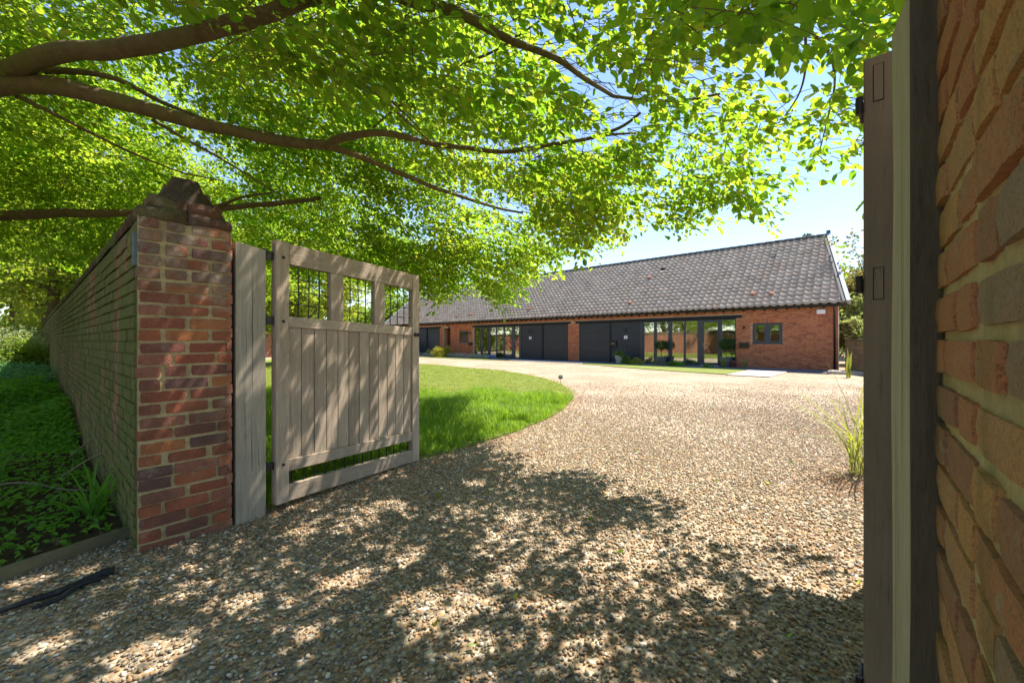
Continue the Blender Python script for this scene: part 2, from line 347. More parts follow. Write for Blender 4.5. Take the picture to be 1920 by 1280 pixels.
M['bluebell'] = leafy('bluebell_flower', [(.12,.10,.42),(.2,.18,.5)], .3, 'object', (1.2,1.2,1.2))
M['flower_y'] = leafy('yellow_flower', [(.55,.45,.08),(.6,.55,.25)], .3, tcol=(1.2,1.2,1))
m = Mat('beech_bark', .85, .2); n = m.noise(7, m.pos((1.6,1,1)), detail=9, rough=.8, dist=.5); n2 = m.noise(45, detail=6, rough=.75)
c = m.mix(m.ramp(n, [(.35,0),(.65,1)]), (.25,.175,.10), (.13,.09,.05)); c = m.mix(m.ramp(m.noise(1.8), [(.5,0),(.65,.6)]), c, (.19,.18,.06))
m.col(c); m.bump(m.math('ADD', n, n2), 1, .02); M['bark'] = m.m
M['twig'] = plain('dead_twig', (.28,.22,.15), .9, .1, 0, (20,(.16,.12,.08),.5))
# ------------------------------------------------------------------ ground
def sheet(name, pts, z, mat, kind='structure', thick=0):
    from mathutils.geometry import tessellate_polygon
    P = [Vector((p[0], p[1], 0)) for p in pts]; tri = tessellate_polygon([P]); mb = MB()
    vs = [(p.x, p.y, z) for p in P]; fs = [tuple(t) for t in tri]
    if thick:
        n = len(P); vs += [(p.x, p.y, z-thick) for p in P]; fs += [(i, (i+1) % n, (i+1) % n+n, i+n) for i in range(n)]
    mb.add(vs, fs); o = mb.build(name, mat); 
    return tag(o, kind=kind)
def densify(pts, step, jit=0, closed=True):
    out = []
    n = len(pts)
    for i in range(n if closed else n-1):
        a = Vector(pts[i][:2]); b = Vector(pts[(i+1) % n][:2]); k = max(1, int((b-a).length/step))
        for j in range(k):
            p = a.lerp(b, j/k)
            if jit and j: p += Vector((noise.noise(Vector((p.x*2, p.y*2, 3))), noise.noise(Vector((p.x*2, p.y*2, 9)))))*jit
            out.append((p.x, p.y))
    return out
def catmull(P, n=5):
    P = [Vector(p[:2]) for p in P]; out = []
    for i in range(len(P)-1):
        a, b, c, d = P[max(i-1,0)], P[i], P[i+1], P[min(i+2,len(P)-1)]
        for k in range(n):
            t = k/n; out.append(tuple(.5*((2*b)+(c-a)*t+(2*a-5*b+4*c-d)*t*t+(3*b-a-3*c+d)*t**3)))
    out.append(tuple(P[-1])); return out
mb = MB(); R = 900
mb.box(-R, R, -R, R, -1.0, -.02); tag(mb.build('ground', M['ground']), kind='structure')
U1 = Vector((.6493, .7605, 0)); U2 = Vector((.7605, -.6493, 0))      # along a jamb / along the garden wall towards the right
JL = Vector((-2.2, 2.42, 0))                                          # outer corner of the left jamb
tag(sheet('gravel_drive', [(-12, -14), (30, -14), (30, 60), (-45, 60), (-45, 36), (-27, 24.0), (-2.3, 2.9), (-2.6, 2.3), (-3.2, 1.2), (-12, -8)], 0, M['gravel']))
curve = catmull([(-1.9, 2.95), (-1.62, 3.5), (-1.12, 4.2), (-.56, 4.84), (0.05, 5.69), (.72, 7.0), (1.2, 8.5), (1.44, 9.87), (1.37, 11.8), (.85, 14.2), (-.3, 17), (-2.25, 19.35), (-4.9, 22.3), (-10, 25.6), (-17, 28.3)], 6)
LAWN = densify(curve, .25, .09, False) + [(-17, 28.3), (-24, 27.5), (-27.0, 24.3)]
sheet('lawn', LAWN, .035, M['lawn'], thick=.06)
P0 = Vector((13.44, 17.0, 0)); DL = Vector((-.7393, .6734, 0)); NI = Vector((.6734, .7393, 0))
def H(t, d, z=0): return P0+DL*t+NI*d+Vector((0, 0, z))
HF = frame(P0, -DL)       # local x = -t, y = into the house
sheet('lawn_strip', [H(*p) for p in densify([(2.95,-1.25),(2.95,-4.75),(5,-4.35),(7.5,-3.6),(10.9,-2.3),(10.9,-1.25)], .4, .08)], .03, M['lawn'], thick=.05)
sheet('lawn_strip', [H(*p) for p in densify([(16.8,-1.25),(16.8,-1.9),(19,-2.4),(24,-2.5),(31,-2.3),(31,-1.25)], .4, .08)], .03, M['lawn'], thick=.05)
for k in range(26):      # blue-grey path along the front, joints left open
    mbx = MB(HF); mbx.box(-(k+1)*1.2+.012-.2, -k*1.2-.2, -.62, -.03, -.05, .045, ch=.006); mbx.box(-(k+1)*1.2+.012-.2, -k*1.2-.2, -1.22, -.632, -.05, .043, ch=.006)
    tag(mbx.build('path', M['slate']), kind='structure')
def slab(t0, t1, d0, d1, z=.04, n=2, m=3):
    for i in range(n):
        for j in range(m):
            b = MB(HF); a0 = t0+(t1-t0)*i/n; a1 = t0+(t1-t0)*(i+1)/n-.012; c0 = d0+(d1-d0)*j/m; c1 = d0+(d1-d0)*(j+1)/m+.012
            b.box(-a1, -a0, min(c0,c1), max(c0,c1), -.05, z, ch=.006); tag(b.build('paving_slab', M['slab']), kind='structure')
slab(1.5, 2.9, -1.9, -5.1); slab(11.1, 16.6, -1.25, -2.1, n=5, m=1); slab(-1.0, .25, -.4, -1.6, z=.1, n=1, m=1)

# ------------------------------------------------------------------ brickwork
BV = {}
def brick_mesh(w, h, D, mat, v, wear=.004, nu=4, nv=2):
    key = (round(w,3), h, D, mat.name, v)
    if key in BV: return BV[key]
    r = random.Random(v*77+int(w*1000)); mb = MB(); g = []
    for j in range(nv+1):
        for i in range(nu+1):
            x = -w/2+w*i/nu; z = -h/2+h*j/nv; e = (i in (0, nu))+(j in (0, nv))
            if i in (0, nu): x *= .995
            y = wear*(0, .35, .9)[e]+r.uniform(-1, 1)*wear*.3
            if e == 0: pass
            x += r.uniform(-1,1)*wear*.5; z += r.uniform(-1,1)*wear*.35
            if e == 2: x *= .985; z *= .955
            g.append((x, y, z))
    vs = list(g); fs = []
    for j in range(nv):
        for i in range(nu):
            a = j*(nu+1)+i; fs.append((a, a+1, a+nu+2, a+nu+1))
    ring = [i for i in range(nu+1)] + [j*(nu+1)+nu for j in range(1, nv+1)] + [nv*(nu+1)+i for i in range(nu-1, -1, -1)] + [j*(nu+1) for j in range(nv-1, 0, -1)]
    k = len(vs)
    n = len(ring)
    for q in ring: vs.append(g[q])
    for q in ring: x, y, z = g[q]; vs.append((x, D, z))
    for i in range(n): fs.append((k+(i+1) % n, k+i, k+n+i, k+n+(i+1) % n))
    mb.add(vs, fs); me = mb.mesh('brick', mat, sm=False, fix=False)
    me.polygons.foreach_set('use_smooth', [i < nu*nv for i in range(len(me.polygons))])
    BV[key] = me; return me
def courses(x0, x1, z0, z1, ch=.075, joint=.010, bond='flemish', seed=0, skip=None):
    """yields x, z, w of every brick of a face"""
    r = random.Random(seed); row = 0; z = z0
    while z+ch-joint <= z1+.004:
        if bond == 'flemish': pat = [.215, .1025]; off = 0 if row % 2 == 0 else .16125
        elif bond == 'stretcher': pat = [.215]; off = (row % 2)*.1125
        x = x0-off; k = 0
        if bond == 'flemish' and row % 2: x = x0-.16125; 
        while x < x1-.02:
            wd = pat[k % len(pat)]; a, b = max(x, x0), min(x+wd, x1); k += 1
            if b-a > .035 and not (skip and skip(a, b, z, z+ch-joint)): yield (a+b)/2, z+(ch-joint)/2, b-a, ch-joint
            x += wd+joint
        row += 1; z += ch
def put_brick(parent, Mf, x, z, w, h, mat, D=.09, wear=.004, proud=0, tilt=0):
    base = .215 if w > .16 else .1025
    me = brick_mesh(base, .065, D, mat, random.randrange(6), wear)
    m4 = Mf @ Matrix.Translation((x, -proud, z)) @ Matrix.Rotation(tilt, 4, 'Y') @ Matrix.Diagonal((w/base, 1, h/.065, 1))
    return obj_mesh('brick', me, parent, m4)
def add_brick(mb, Mf, x, z, w, h, D=.05, proud=0, wear=.003):
    a = w/2-.001; b = h/2-.001; c = wear
    mb.add([(x-a,-proud+c,z-b),(x+a,-proud+c,z-b),(x+a,-proud+c,z+b),(x-a,-proud+c,z+b),
            (x-a+c,-proud,z-b+c),(x+a-c,-proud,z-b+c),(x+a-c,-proud,z+b-c),(x-a+c,-proud,z+b-c),
            (x-a,D,z-b),(x+a,D,z-b),(x+a,D,z+b),(x-a,D,z+b)],
           [(4,5,6,7),(0,1,5,4),(1,2,6,5),(2,3,7,6),(3,0,4,7),(8,9,1,0),(9,10,2,1),(10,11,3,2),(11,8,0,3)], Mf)
def rough_sheet(name, Mf, x0, x1, z0, z1, y, mat, parent, step=.02, amp=.005):
    nx = max(2, int((x1-x0)/step)); nz = max(2, int((z1-z0)/step))
    X, Z = np.meshgrid(np.linspace(x0, x1, nx), np.linspace(z0, z1, nz)); V = []
    for x, z in zip(X.ravel(), Z.ravel()):
        V.append(Mf @ Vector((x, y+amp*(noise.noise(Vector((x*14, z*14, y)))+.6*noise.noise(Vector((x*45, z*45, 5)))), z)))
    ii = np.arange(nx*nz).reshape(nz, nx)
    Q = np.stack([ii[:-1,:-1].ravel(), ii[:-1,1:].ravel(), ii[1:,1:].ravel(), ii[1:,:-1].ravel()], 1)
    return obj_mesh(name, np_mesh(name, np.array(V), Q, mat, True), parent)

# ---- left garden wall with its end pier
lw_ = thing('garden_wall', JL, 'long mossy old brick garden wall with capped end, left of the open oak gate', 'wall')
FJ = frame(JL, U1)                      # jamb face: x 0..0.48
FO = frame(JL, U2)                      # outer face: x negative = away
FG = frame(JL+U1*.48, -U2)              # garden face
TW = .48; LEN = 46
mc = MB(FJ); mc.box(.011, TW-.011, .022, .3, -.05, 1.98); 
mc.M = FO; mc.box(-LEN, -.024, .012, TW-.012, -.05, 1.97); mc.build('mortar_core', M['mortar_green'], lw_)
rough_sheet('mortar', FJ, .004, TW-.004, 0, 2.0, .011, M['mortar'], lw_, .016, .004)
nb = 0
rr = random.Random(3)
for row in range(27):                   # the jamb: two bricks thick, courses alternate
    z = -.02+row*.075; g = rr.uniform(-.004, .004)
    pats = [[.215, .215], [.1025, .215, .1025], [.16, .27*.8, .075]][(row % 2) if rr.random() > .12 else 2]
    tot = sum(pats); gap = (TW-.006-tot)/max(1, len(pats)-1) if len(pats) > 1 else 0; gap = min(gap, .022); x = .003+(TW-.006-tot-gap*(len(pats)-1))/2
    if row % 2 == 0 and rr.random() < .35: pats = [.1025, .1025, .215]; gap = (TW-.006-.42)/2; x = .003
    for wd in pats:
        lw = wd*(1 if rr.random() > .12 else rr.uniform(.8, .93))+rr.uniform(-.008, .005)
        put_brick(lw_, FJ, x+wd/2, z+.0325+g, lw, .062+rr.uniform(-.005,.003), M['brick'], proud=rr.uniform(-.003,.007), tilt=rr.uniform(-.02,.02), wear=.005); nb += 1
        x += wd+gap
    # return of the jamb bricks on the outer face are green headers/stretchers
mi = MB(); 
for x, z, w_, h_ in courses(-LEN, -.095, -.02, 1.99, seed=2):
    if nb < 297 and x > -2.05:
        put_brick(lw_, FO, x, z, w_, h_, M['brick_outer'], proud=rr.uniform(-.003,.006), D=.05, tilt=rr.uniform(-.01,.01)); nb += 1
    elif x > -20: add_brick(mi, FO, x, z, w_, h_, .03, rr.uniform(-.004,.006))
    elif rr.random() < 1 and x > -34: add_brick(mi, FO, x, z, w_, h_, .03, 0)
tag(mi.build('brickwork', M['brick_i'], lw_), kind='stuff')
mi = MB()
for x, z, w_, h_ in courses(.0, 38, 0, 1.99, seed=4): add_brick(mi, FG, x, z, w_, h_, .03, rr.uniform(-.003,.004))
tag(mi.build('sunny_brickwork', M['brick_garden'], lw_), kind='stuff')
# stepped, weathered coping: two oversailing courses then a narrow top
def rock(mb, x0, x1, y0, y1, z0, z1, Mf, n=5, amp=.012, seed=0):
    L = x1-x0; k = max(2, int(L/.11)); ring = 12; vs = []; fs = []
    for i in range(k+1):
        x = x0+L*i/k
        for j in range(ring):
            a = 2*math.pi*j/ring+.26; c, s_ = math.cos(a), math.sin(a); q = max(abs(c), abs(s_))**.85
            y = (y0+y1)/2+(y1-y0)/2*max(-1,min(1,c/q)); z = (z0+z1)/2+(z1-z0)/2*max(-1,min(1,s_/q))
            nn = amp*noise.noise(Vector((x*9+seed, y*12, z*12)))*1.8
            vs.append((x+amp*noise.noise(Vector((y*9, z*9, seed+x))), y+nn, z+amp*noise.noise(Vector((x*11, y*7+seed, z*9)))*1.5))
    for i in range(k):
        for j in range(ring): fs.append((i*ring+j, i*ring+(j+1)%ring, (i+1)*ring+(j+1)%ring, (i+1)*ring+j))
    fs.append(tuple(range(ring))[::-1]); fs.append(tuple(k*ring+j for j in range(ring))); mb.add(vs, fs, Mf)
FC = frame(JL, U2)
cs = [(.0, .48, 1.985, 2.055), (.055, .425, 2.06, 2.13), (.12, .36, 2.135, 2.205), (.165, .315, 2.21, 2.28)]
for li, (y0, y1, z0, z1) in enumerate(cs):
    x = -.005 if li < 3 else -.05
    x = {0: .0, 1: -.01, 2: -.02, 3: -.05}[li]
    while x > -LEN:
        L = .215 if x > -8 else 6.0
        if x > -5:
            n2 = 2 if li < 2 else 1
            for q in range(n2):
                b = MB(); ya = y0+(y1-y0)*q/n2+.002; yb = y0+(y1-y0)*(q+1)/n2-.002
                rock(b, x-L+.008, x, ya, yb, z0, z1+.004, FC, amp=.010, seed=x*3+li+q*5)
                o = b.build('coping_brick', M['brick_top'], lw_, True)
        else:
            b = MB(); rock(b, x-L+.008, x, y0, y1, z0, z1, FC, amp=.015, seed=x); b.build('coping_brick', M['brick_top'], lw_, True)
        x -= L
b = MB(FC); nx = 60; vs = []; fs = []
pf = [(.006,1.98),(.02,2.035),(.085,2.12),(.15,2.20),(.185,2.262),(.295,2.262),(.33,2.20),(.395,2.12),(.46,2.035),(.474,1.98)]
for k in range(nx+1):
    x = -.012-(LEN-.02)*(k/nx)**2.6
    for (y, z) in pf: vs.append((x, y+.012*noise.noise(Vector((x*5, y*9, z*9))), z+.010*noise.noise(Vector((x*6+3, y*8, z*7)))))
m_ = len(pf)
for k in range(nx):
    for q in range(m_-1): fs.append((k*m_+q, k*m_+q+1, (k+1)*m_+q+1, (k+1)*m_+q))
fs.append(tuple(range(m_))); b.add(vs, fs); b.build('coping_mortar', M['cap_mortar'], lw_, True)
b = MB(FO); b.box(-.075, -.035, -.012, .01, 1.70, 1.90, ch=.003); b.build('slate_plate', M['blue_plate'], lw_)

# ---- right jamb (very close) and the wall running on to the right
UR = -U1; JR = Vector((.797, .772, 0))       # far edge of the right jamb
FR = frame(JR, UR)                           # x: 0 at the far edge, grows towards the camera side
rw = thing('garden_wall', JR, 'crumbling orange brick gateway pier close on the right edge, behind the grey oak post', 'wall')
rough_sheet('mortar', FR, -.02, .9, 0, 2.3, .0045, M['mortar_close'], rw, .009, .0035)
rr = random.Random(9)  # close pier
for row in range(31):
    z = -.01+row*.075+rr.uniform(-.003,.003)
    pats = [.215, .1025, .215, .215] if row % 2 else [.1025, .215, .1025, .215, .215]
    x = .004+rr.uniform(-.012,.006)
    for wd in pats:
        if rr.random() < .1: wd *= rr.uniform(.8, 1.1)
        gp = rr.uniform(.012, .024); 
        put_brick(rw, FR, x+wd/2, z+.0325, wd, .057+rr.uniform(-.005,.004), M['brick_close'], proud=rr.uniform(.001,.007), tilt=rr.uniform(-.02,.02), wear=.0035)
        x += wd+gp
b = MB(FR); b.box(.0, .9, .02, .5, -.05, 2.3); b.build('mortar_core', M['mortar_close'], rw)
FR2 = frame(JR, -U2)
b = MB(); 
b.box(.25, 16, -.02, .42, -.05, 1.99, M=frame(JR, U2)); b.build('wall_core', M['mortar_green'], rw)
FGR = frame(JR+U2*16-U1*.02*0+U1*.03, -U2)
mi = MB()
for x, z, w_, h_ in courses(0, 15.6, 0, 1.99, seed=14): add_brick(mi, FGR, x, z, w_, h_, .03, rr.uniform(-.003,.004))
tag(mi.build('sunny_brickwork', M['brick_garden'], rw), kind='stuff')
b = MB(frame(JR, U2)); b.box(.3, 16, .0, .40, 1.99, 2.08); b.box(.3, 16, .1, .3, 2.082, 2.2); b.build('coping', M['brick_top'], rw)

# ---- far boundary walls
def plain_wall(a, b_, h, th, label, mat, cat='wall', grow=None, core='mortar_house', cap=True, bl=True):
    a = Vector(a); b_ = Vector(b_); u = (b_-a); L = u.length; Mf = frame(a, u); t = thing('boundary_wall', a, label, cat)
    mbw = MB(Mf); mbw.box(0, L, .012, th, -.1, h); mbw.build('wall_core', M[core], t)
    mi = MB()
    for x, z, w_, h_ in courses(0, L, 0, h, seed=5, bond='flemish'): add_brick(mi, Mf, x, z, w_, h_, .02)
    tag(mi.build('brickwork', mat, t), kind='stuff')
    if cap: 
        mbw = MB(Mf); mbw.box(-.02, L, -.04, th+.04, h+.002, h+.07, ch=.01); mbw.build('coping', M['brick_top'] if grow else M['hbrick'], t)
    return t
plain_wall(H(35.0, -8.5*0-11.5), H(35.0, -.02), 1.95, .22, 'sunlit pink brick wall at the far end of the lawn, seen between post and gate', M['brick_garden'])
plain_wall((13.72, 17.0, 0), (11.3, 8.3, 0), 1.28, .25, 'low weathered brick wall beside the house corner, behind dry stems', M['brick_low'], grow=True, core='mortar')

# ------------------------------------------------------------------ oak posts
def post_mesh(w_, d_, h, seed, slope=.02):
    """post in local coords x 0..w, y 0..d, slightly sawn slanting top and waney edges"""
    mb = MB(); nz = 24; vs = []; fs = []; ring = [(0,0),(w_*.5,0),(w_,0),(w_,d_),(w_*.5,d_),(0,d_)]
    for k in range(nz+1):
        z = -.1+(h+.1)*k/nz
        for (x, y) in ring:
            zz = z+(slope*(.5-x/w_) if k == nz else 0)
            vs.append((x+.003*noise.noise(Vector((x*3, y*3, z*2.2+seed))), y+.003*noise.noise(Vector((x*3+9, y*3, z*2.2+seed))), zz))
    n = len(ring)
    for k in range(nz):
        for j in range(n): fs.append((k*n+j, k*n+(j+1)%n, (k+1)*n+(j+1)%n, (k+1)*n+j))
    fs.append(tuple(nz*n+j for j in range(n))); return vs, fs
pl = JL+U1*.502-U2*.0
FP = frame(pl, U1)
t = thing('gate_post', pl, 'square grey oak gatepost standing against the red brick wall end', 'post')
b = MB(FP); vs, fs = post_mesh(.183, .18, 1.915, 1, .03); b.add(vs, fs); o = b.build('post_shaft', M['oak_post'], t)
# drying cracks: thin recessed dark slivers standing just proud as splits
b = MB(FP)
def crack(b, x, z0, z1, wd, y=-.0015, seed=0):
    n = 22; vs = []; fs = []
    for k in range(n+1):
        z = z0+(z1-z0)*k/n; xx = x+.006*noise.noise(Vector((seed, z*3, 0)))+.002*noise.noise(Vector((seed, z*16, 4))); hw = wd*.5*max(.08, math.sin(math.pi*k/n))
        vs += [(xx-hw, y, z), (xx+hw, y, z)]
    for k in range(n): fs.append((2*k, 2*k+1, 2*k+3, 2*k+2))
    b.add(vs, fs)
crack(b, .1, .75, 1.88, .0035, seed=1); crack(b, .095, .1, .8, .003, seed=4); crack(b, .06, 1.0, 1.45, .002, seed=7); crack(b, .055, .5, .9, .002, seed=8); crack(b, .14, .2, .6, .002, seed=11)
b.build('drying_crack', M['beam'], t, fix=False)
A = Vector((.747, .776, 0)); E1 = Vector((.556, .83, 0)).normalized(); E2 = Vector((.83, -.556, 0)).normalized()
t = thing('gate_post', A, 'pale and dark sided oak gatepost wedged against the close brick pier on the right', 'post')
FPR = frame(A+E1*.155, -E1)     # front face towards the opening
b = MB(FPR); crack(b, .045, .3, 1.2, .003, seed=21); crack(b, .10, .9, 1.85, .0035, seed=23); crack(b, .075, .6, 1.0, .002, seed=25); crack(b, .12, .1, .7, .002, seed=27); b.build('drying_crack', M['beam'], t, fix=False)
b = MB(FPR); vs, fs = post_mesh(.155, .2, 1.915, 5, .01); b.add(vs, fs); o = b.build('post_shaft', M['oak_pale'], t)
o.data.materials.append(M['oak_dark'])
for p in o.data.polygons:       # the face towards the street is coloured almost black to carry its shade
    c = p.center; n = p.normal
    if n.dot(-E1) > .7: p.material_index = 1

# ------------------------------------------------------------------ oak gates
def gate(label, N, g, thick_dir, sag=.0, which=0):
    """N hinge-side foot on the visible face, g direction to the free end, thick_dir = away from viewer"""
    t = thing('oak_gate', N, label, 'gate', 'the pair of open oak gates')
    g = Vector(g).normalized(); Mf = frame(N, g) if thick_dir > 0 else frame(N, g)
    Mf = Matrix.Translation(Vector(N)) @ Matrix(((g.x, -g.y, 0, 0), (g.y, g.x, 0, 0), (0, 0, 1, 0), (0, 0, 0, 1)))
    sh = Matrix.Identity(4); sh[2][0] = -sag/1.52; Mf = Mf @ sh
    L = 1.52; T = .06
    def part(nm, x0, x1, z0, z1, y0=0, y1=T, mat='oak', ch=.003):
        b = MB(Mf); b.box(x0, x1, y0, y1, z0, z1, ch=ch); return b.build(nm, M[mat], t)
    s1 = part('stile', 0, .1, .06, 1.99); s2 = part('stile', L-.1, L, .06, 1.985)
    part('rail', .1005, L-.1005, 1.83, 1.985, .003, T-.003, 'oak_rail'); part('rail', .1005, L-.1005, 1.36, 1.44, .003, T-.003, 'oak_rail')
    part('rail', .1005, L-.1005, .285, .373, .003, T-.003, 'oak_rail'); part('rail', .1005, L-.1005, .062, .184, .003, T-.003, 'oak_rail')
    part('muntin', .459, .584, 1.4405, 1.8295, .004, T-.004); part('muntin', .924, 1.048, 1.4405, 1.8295, .004, T-.004)
    n = 12; wbd = (L-.2)/n
    for k in range(n): part('board', .1+k*wbd+.0025, .1+(k+1)*wbd-.0025, .3735, 1.3595, .017+random.uniform(-.0015,.0015), .04)
    for (a, c) in ((.1,.459),(.584,.924),(1.048,L-.1)):
        for k in range(1, 4):
            x = a+(c-a)*k/4; b = MB(Mf); b.tube([(x+.004*random.uniform(-1,1), .03, 1.435), (x+random.uniform(-.003,.003), .028, 1.64), (x, .03, 1.835)], .0045, 6); b.build('grille_bar', M['iron'], t)
            z = 1.44+.39*k/4; b = MB(Mf); b.tube([(a-.002, .034, z), ((a+c)/2, .035, z+random.uniform(-.004,.002)), (c+.002, .034, z)], .004, 6); b.build('grille_bar', M['iron'], t)
    for k in range(14):
        x = .14+k*(L-.28)/13; b = MB(Mf); b.tube([(x, .03, .18), (x, .03, .29)], .0055, 6); b.build('grille_bar', M['iron'], t)
    for z in (1.87, 1.40, .345):
        b = MB(Mf)
        if which: b.box(.0, .07, T+.001, T+.010, z-.02, z+.02, ch=.003)
        else: b.box(-.085, -.001, .02, .04, z-.028, z+.028, ch=.004)
        o = b.build('hinge', M['iron'], t)
        b = MB(Mf); hx, hy = (-.004, T+.008) if which else (-.06, .03); b.tube([(hx, hy, z-(.022 if which else .04)), (hx, hy, z+(.022 if which else .04))], .008 if which else .014, 10); b.build('hinge_pin', M['iron'], o)
        b = MB(Mf); b.lathe([(.011, 0), (.011, .005), (.006, .009)], n=10, M=Mf @ Matrix.Translation((.055, .0, z)) @ Matrix.Rotation(math.radians(90), 4, 'X')); b.build('bolt_head', M['iron'], t)
    b = MB(Mf); b.box(L-.08, L-.02, -.022, -.001, 1.35, 1.385, ch=.003); o = b.build('latch', M['iron'], t)
    b = MB(Mf); b.tube([(L-.05, -.0295, 1.368), (L+.01, -.0295, 1.368)], .007, 8); b.build('latch_bar', M['iron'], o)
    for z0, z1 in ((1.873, 1.965), (1.36, 1.44)):
        for xx in (0, L):
            b = MB(Mf); s_ = -1 if xx == 0 else 1
            b.box(xx, xx+s_*.003, .021, .039, z0, z1); o = b.build('tenon_end', M['oak_brown'], t)
            b = MB(Mf); b.box(xx, xx+s_*.0012, .019, .041, z0-.002, z1+.002); b.build('tenon_gap', M['beam'], t)
    return t
gate('open oak gate leaf with grille windows, hung on the post by the left wall end', (-1.712, 2.995, 0), (.488, .873, 0), 1, sag=.05)
bpy.context.view_layer.update()
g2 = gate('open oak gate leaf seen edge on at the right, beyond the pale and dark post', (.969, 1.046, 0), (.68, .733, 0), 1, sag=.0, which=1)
for o in list(g2.children):      # the stiles of this leaf get a browner oak
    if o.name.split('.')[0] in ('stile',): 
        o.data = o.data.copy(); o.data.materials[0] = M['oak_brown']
# right leaf's thickness runs to the right of its left face: mirror is not needed, it is flipped by its frame
# ------------------------------------------------------------------ edging board, rubber strip, plate between post and gate
a = Vector((-2.44, 2.66, 0)); b_ = Vector((-3.1, 1.25, 0)); b = MB(frame(a, b_-a)); b.box(0, (b_-a).length, 0, .03, -.05, .075, ch=.004)
tag(b.build('edging_board', M['edge_wood']), 'mossy timber board edging the shady bed left of the wall end', 'edging board')
b = MB(); p = [ground(213,1068,.02), ground(190,1075,.025), ground(150,1092,.025), ground(100,1112,.03), ground(40,1130,.025), ground(-40,1160,.02)]
pp = [Vector(q) for q in p]
b.tube(pp, [.018,.022,.015,.016,.013,.012], 6)
pp2 = [ground(196,1082,.018), ground(150,1094,.03), ground(110,1122,.02), ground(60,1140,.02)]
b.tube([Vector(q) for q in pp2], [.009,.014,.012,.008], 6)
tag(b.build('rubber_strip', M['rubber'], sm=True), 'split black rubber strip lying on the gravel near the edging board', 'rubber strip')
# ------------------------------------------------------------------ the long house
hs = thing('barn_house', P0, 'long low red brick barn conversion with grey pantile roof across the drive', 'house')
def hp(name, mat, *boxes, parent=None, ch=0, sm=False):
    b = MB(HF)
    for (t0, t1, d0, d1, z0, z1) in boxes: b.box(-t1, -t0, d0, d1, z0, z1, ch=ch)
    return b.build(name, M[mat] if isinstance(mat, str) else mat, parent or hs, sm)
EZ = 2.72
OPEN = [(3.82, 12.6, 2.35), (13.4, 22.15, 2.35), (26.4, 33.6, 2.35)]
WINS = [(1.95, 3.12), (22.78, 23.92)]
def solid_boxes():
    out = []; segs = [(0, 3.82), (12.6, 13.4), (22.15, 25.0), (25.9, 26.4), (33.6, 35)]
    for a, c in segs:
        ws = [w for w in WINS if a < w[0] < c]
        if not ws: out.append((a, c, .01, .3, -.1, 2.35)); continue
        w0, w1 = ws[0]; out += [(a, w0, .01, .3, -.1, 2.35), (w1, c, .01, .3, -.1, 2.35), (w0, w1, .01, .3, -.1, 1.16), (w0, w1, .01, .3, 2.09, 2.35)]
    out.append((0, 35, .01, .3, 2.352, EZ)); return out
hp('wall_core', 'mortar_house', *solid_boxes())
# recess in the wall between the second and third dwelling
hp('recess_wall', 'hbrick', (25.0, 25.9, 1.2, 1.3, -.05, 2.4), (24.9, 25.0, .31, 1.2, -.05, 2.4), (25.9, 26.0, .31, 1.2, -.05, 2.4))
hp('recess_lintel', 'beam', (25.001, 25.899, .02, .28, 2.34, 2.351))
def sk(a, b, z0, z1):
    t0, t1 = -b, -a
    if t0 < .0 or t1 > 35: return True
    for o0, o1, zt in OPEN:
        if t1 > o0+.005 and t0 < o1-.005 and z0 < 2.50: return True
    for w0, w1 in WINS:
        if t1 > w0+.005 and t0 < w1-.005 and z1 > 1.17 and z0 < 2.20: return True
    if t1 > 25.0 and t0 < 25.9 and z0 < 2.42: return True
    if (z1 > 2.35 and z0 < 2.5) and ((t1 > 3.57 and t0 < 12.85) or (t1 > 13.2 and t0 < 22.35) or (t1 > 26.2 and t0 < 33.8)): return True
    return False
mi = MB()
# split courses at the openings so that bricks end at jambs
edges = [0, 1.95, 3.12, 3.57, 3.82, 12.6, 12.85, 13.2, 13.4, 22.15, 22.35, 22.78, 23.92, 25, 25.9, 26.2, 26.4, 33.6, 33.8, 35]
for x, z, w_, h_ in courses(-35, 0, .0, EZ-.02, seed=21):
    a, c = x-w_/2, x+w_/2; cuts = [-e for e in edges if a+.03 < -e < c-.03]
    pts = [a]+sorted(cuts)+[c]
    for p_, q_ in zip(pts[:-1], pts[1:]):
        if not sk(p_+.001, q_-.001, z-h_/2, z+h_/2): add_brick(mi, HF, (p_+q_)/2, z, q_-p_-.001, h_, .012, random.uniform(-.0015,.0025), .002)
for w0, w1 in WINS:       # soldier course over the windows
    t_ = w0-.1
    while t_ < w1+.1: 
        add_brick(mi, HF, -(t_+.0325), 2.19, .063, .205, .012, .001, .002); t_ += .0735
tag(mi.build('brickwork', M['hbrick'], hs), kind='stuff')
# gable and back walls, skewed like the plot
W = 4.2; RZ = 6.51; SKE = 1.04
def gable(t0, tr, tb, s):
    vs = [H(t0, .02, -.1), H(tb, 2*W, -.1), H(tb, 2*W, EZ), H(tr, W, RZ-.14), H(t0, .02, EZ)]
    e = DL*(.25*s); n = len(vs); vv = vs+[v+e for v in vs]
    b = MB(); b.add(vv, [tuple(range(n)), tuple(range(n, 2*n))[::-1]]+[(i, (i+1)%n, (i+1)%n+n, i+n) for i in range(n)]); return b.build('gable_wall', M['hbrick'], hs)
gable(.003, 1.0, 2.0, 1); gable(34.997, 34.997, 34.997, -1)
b = MB(HF); b.box(-35, -1.9, 2*W-.25, 2*W, -.1, EZ); b.build('back_wall', M['hbrick'], hs)
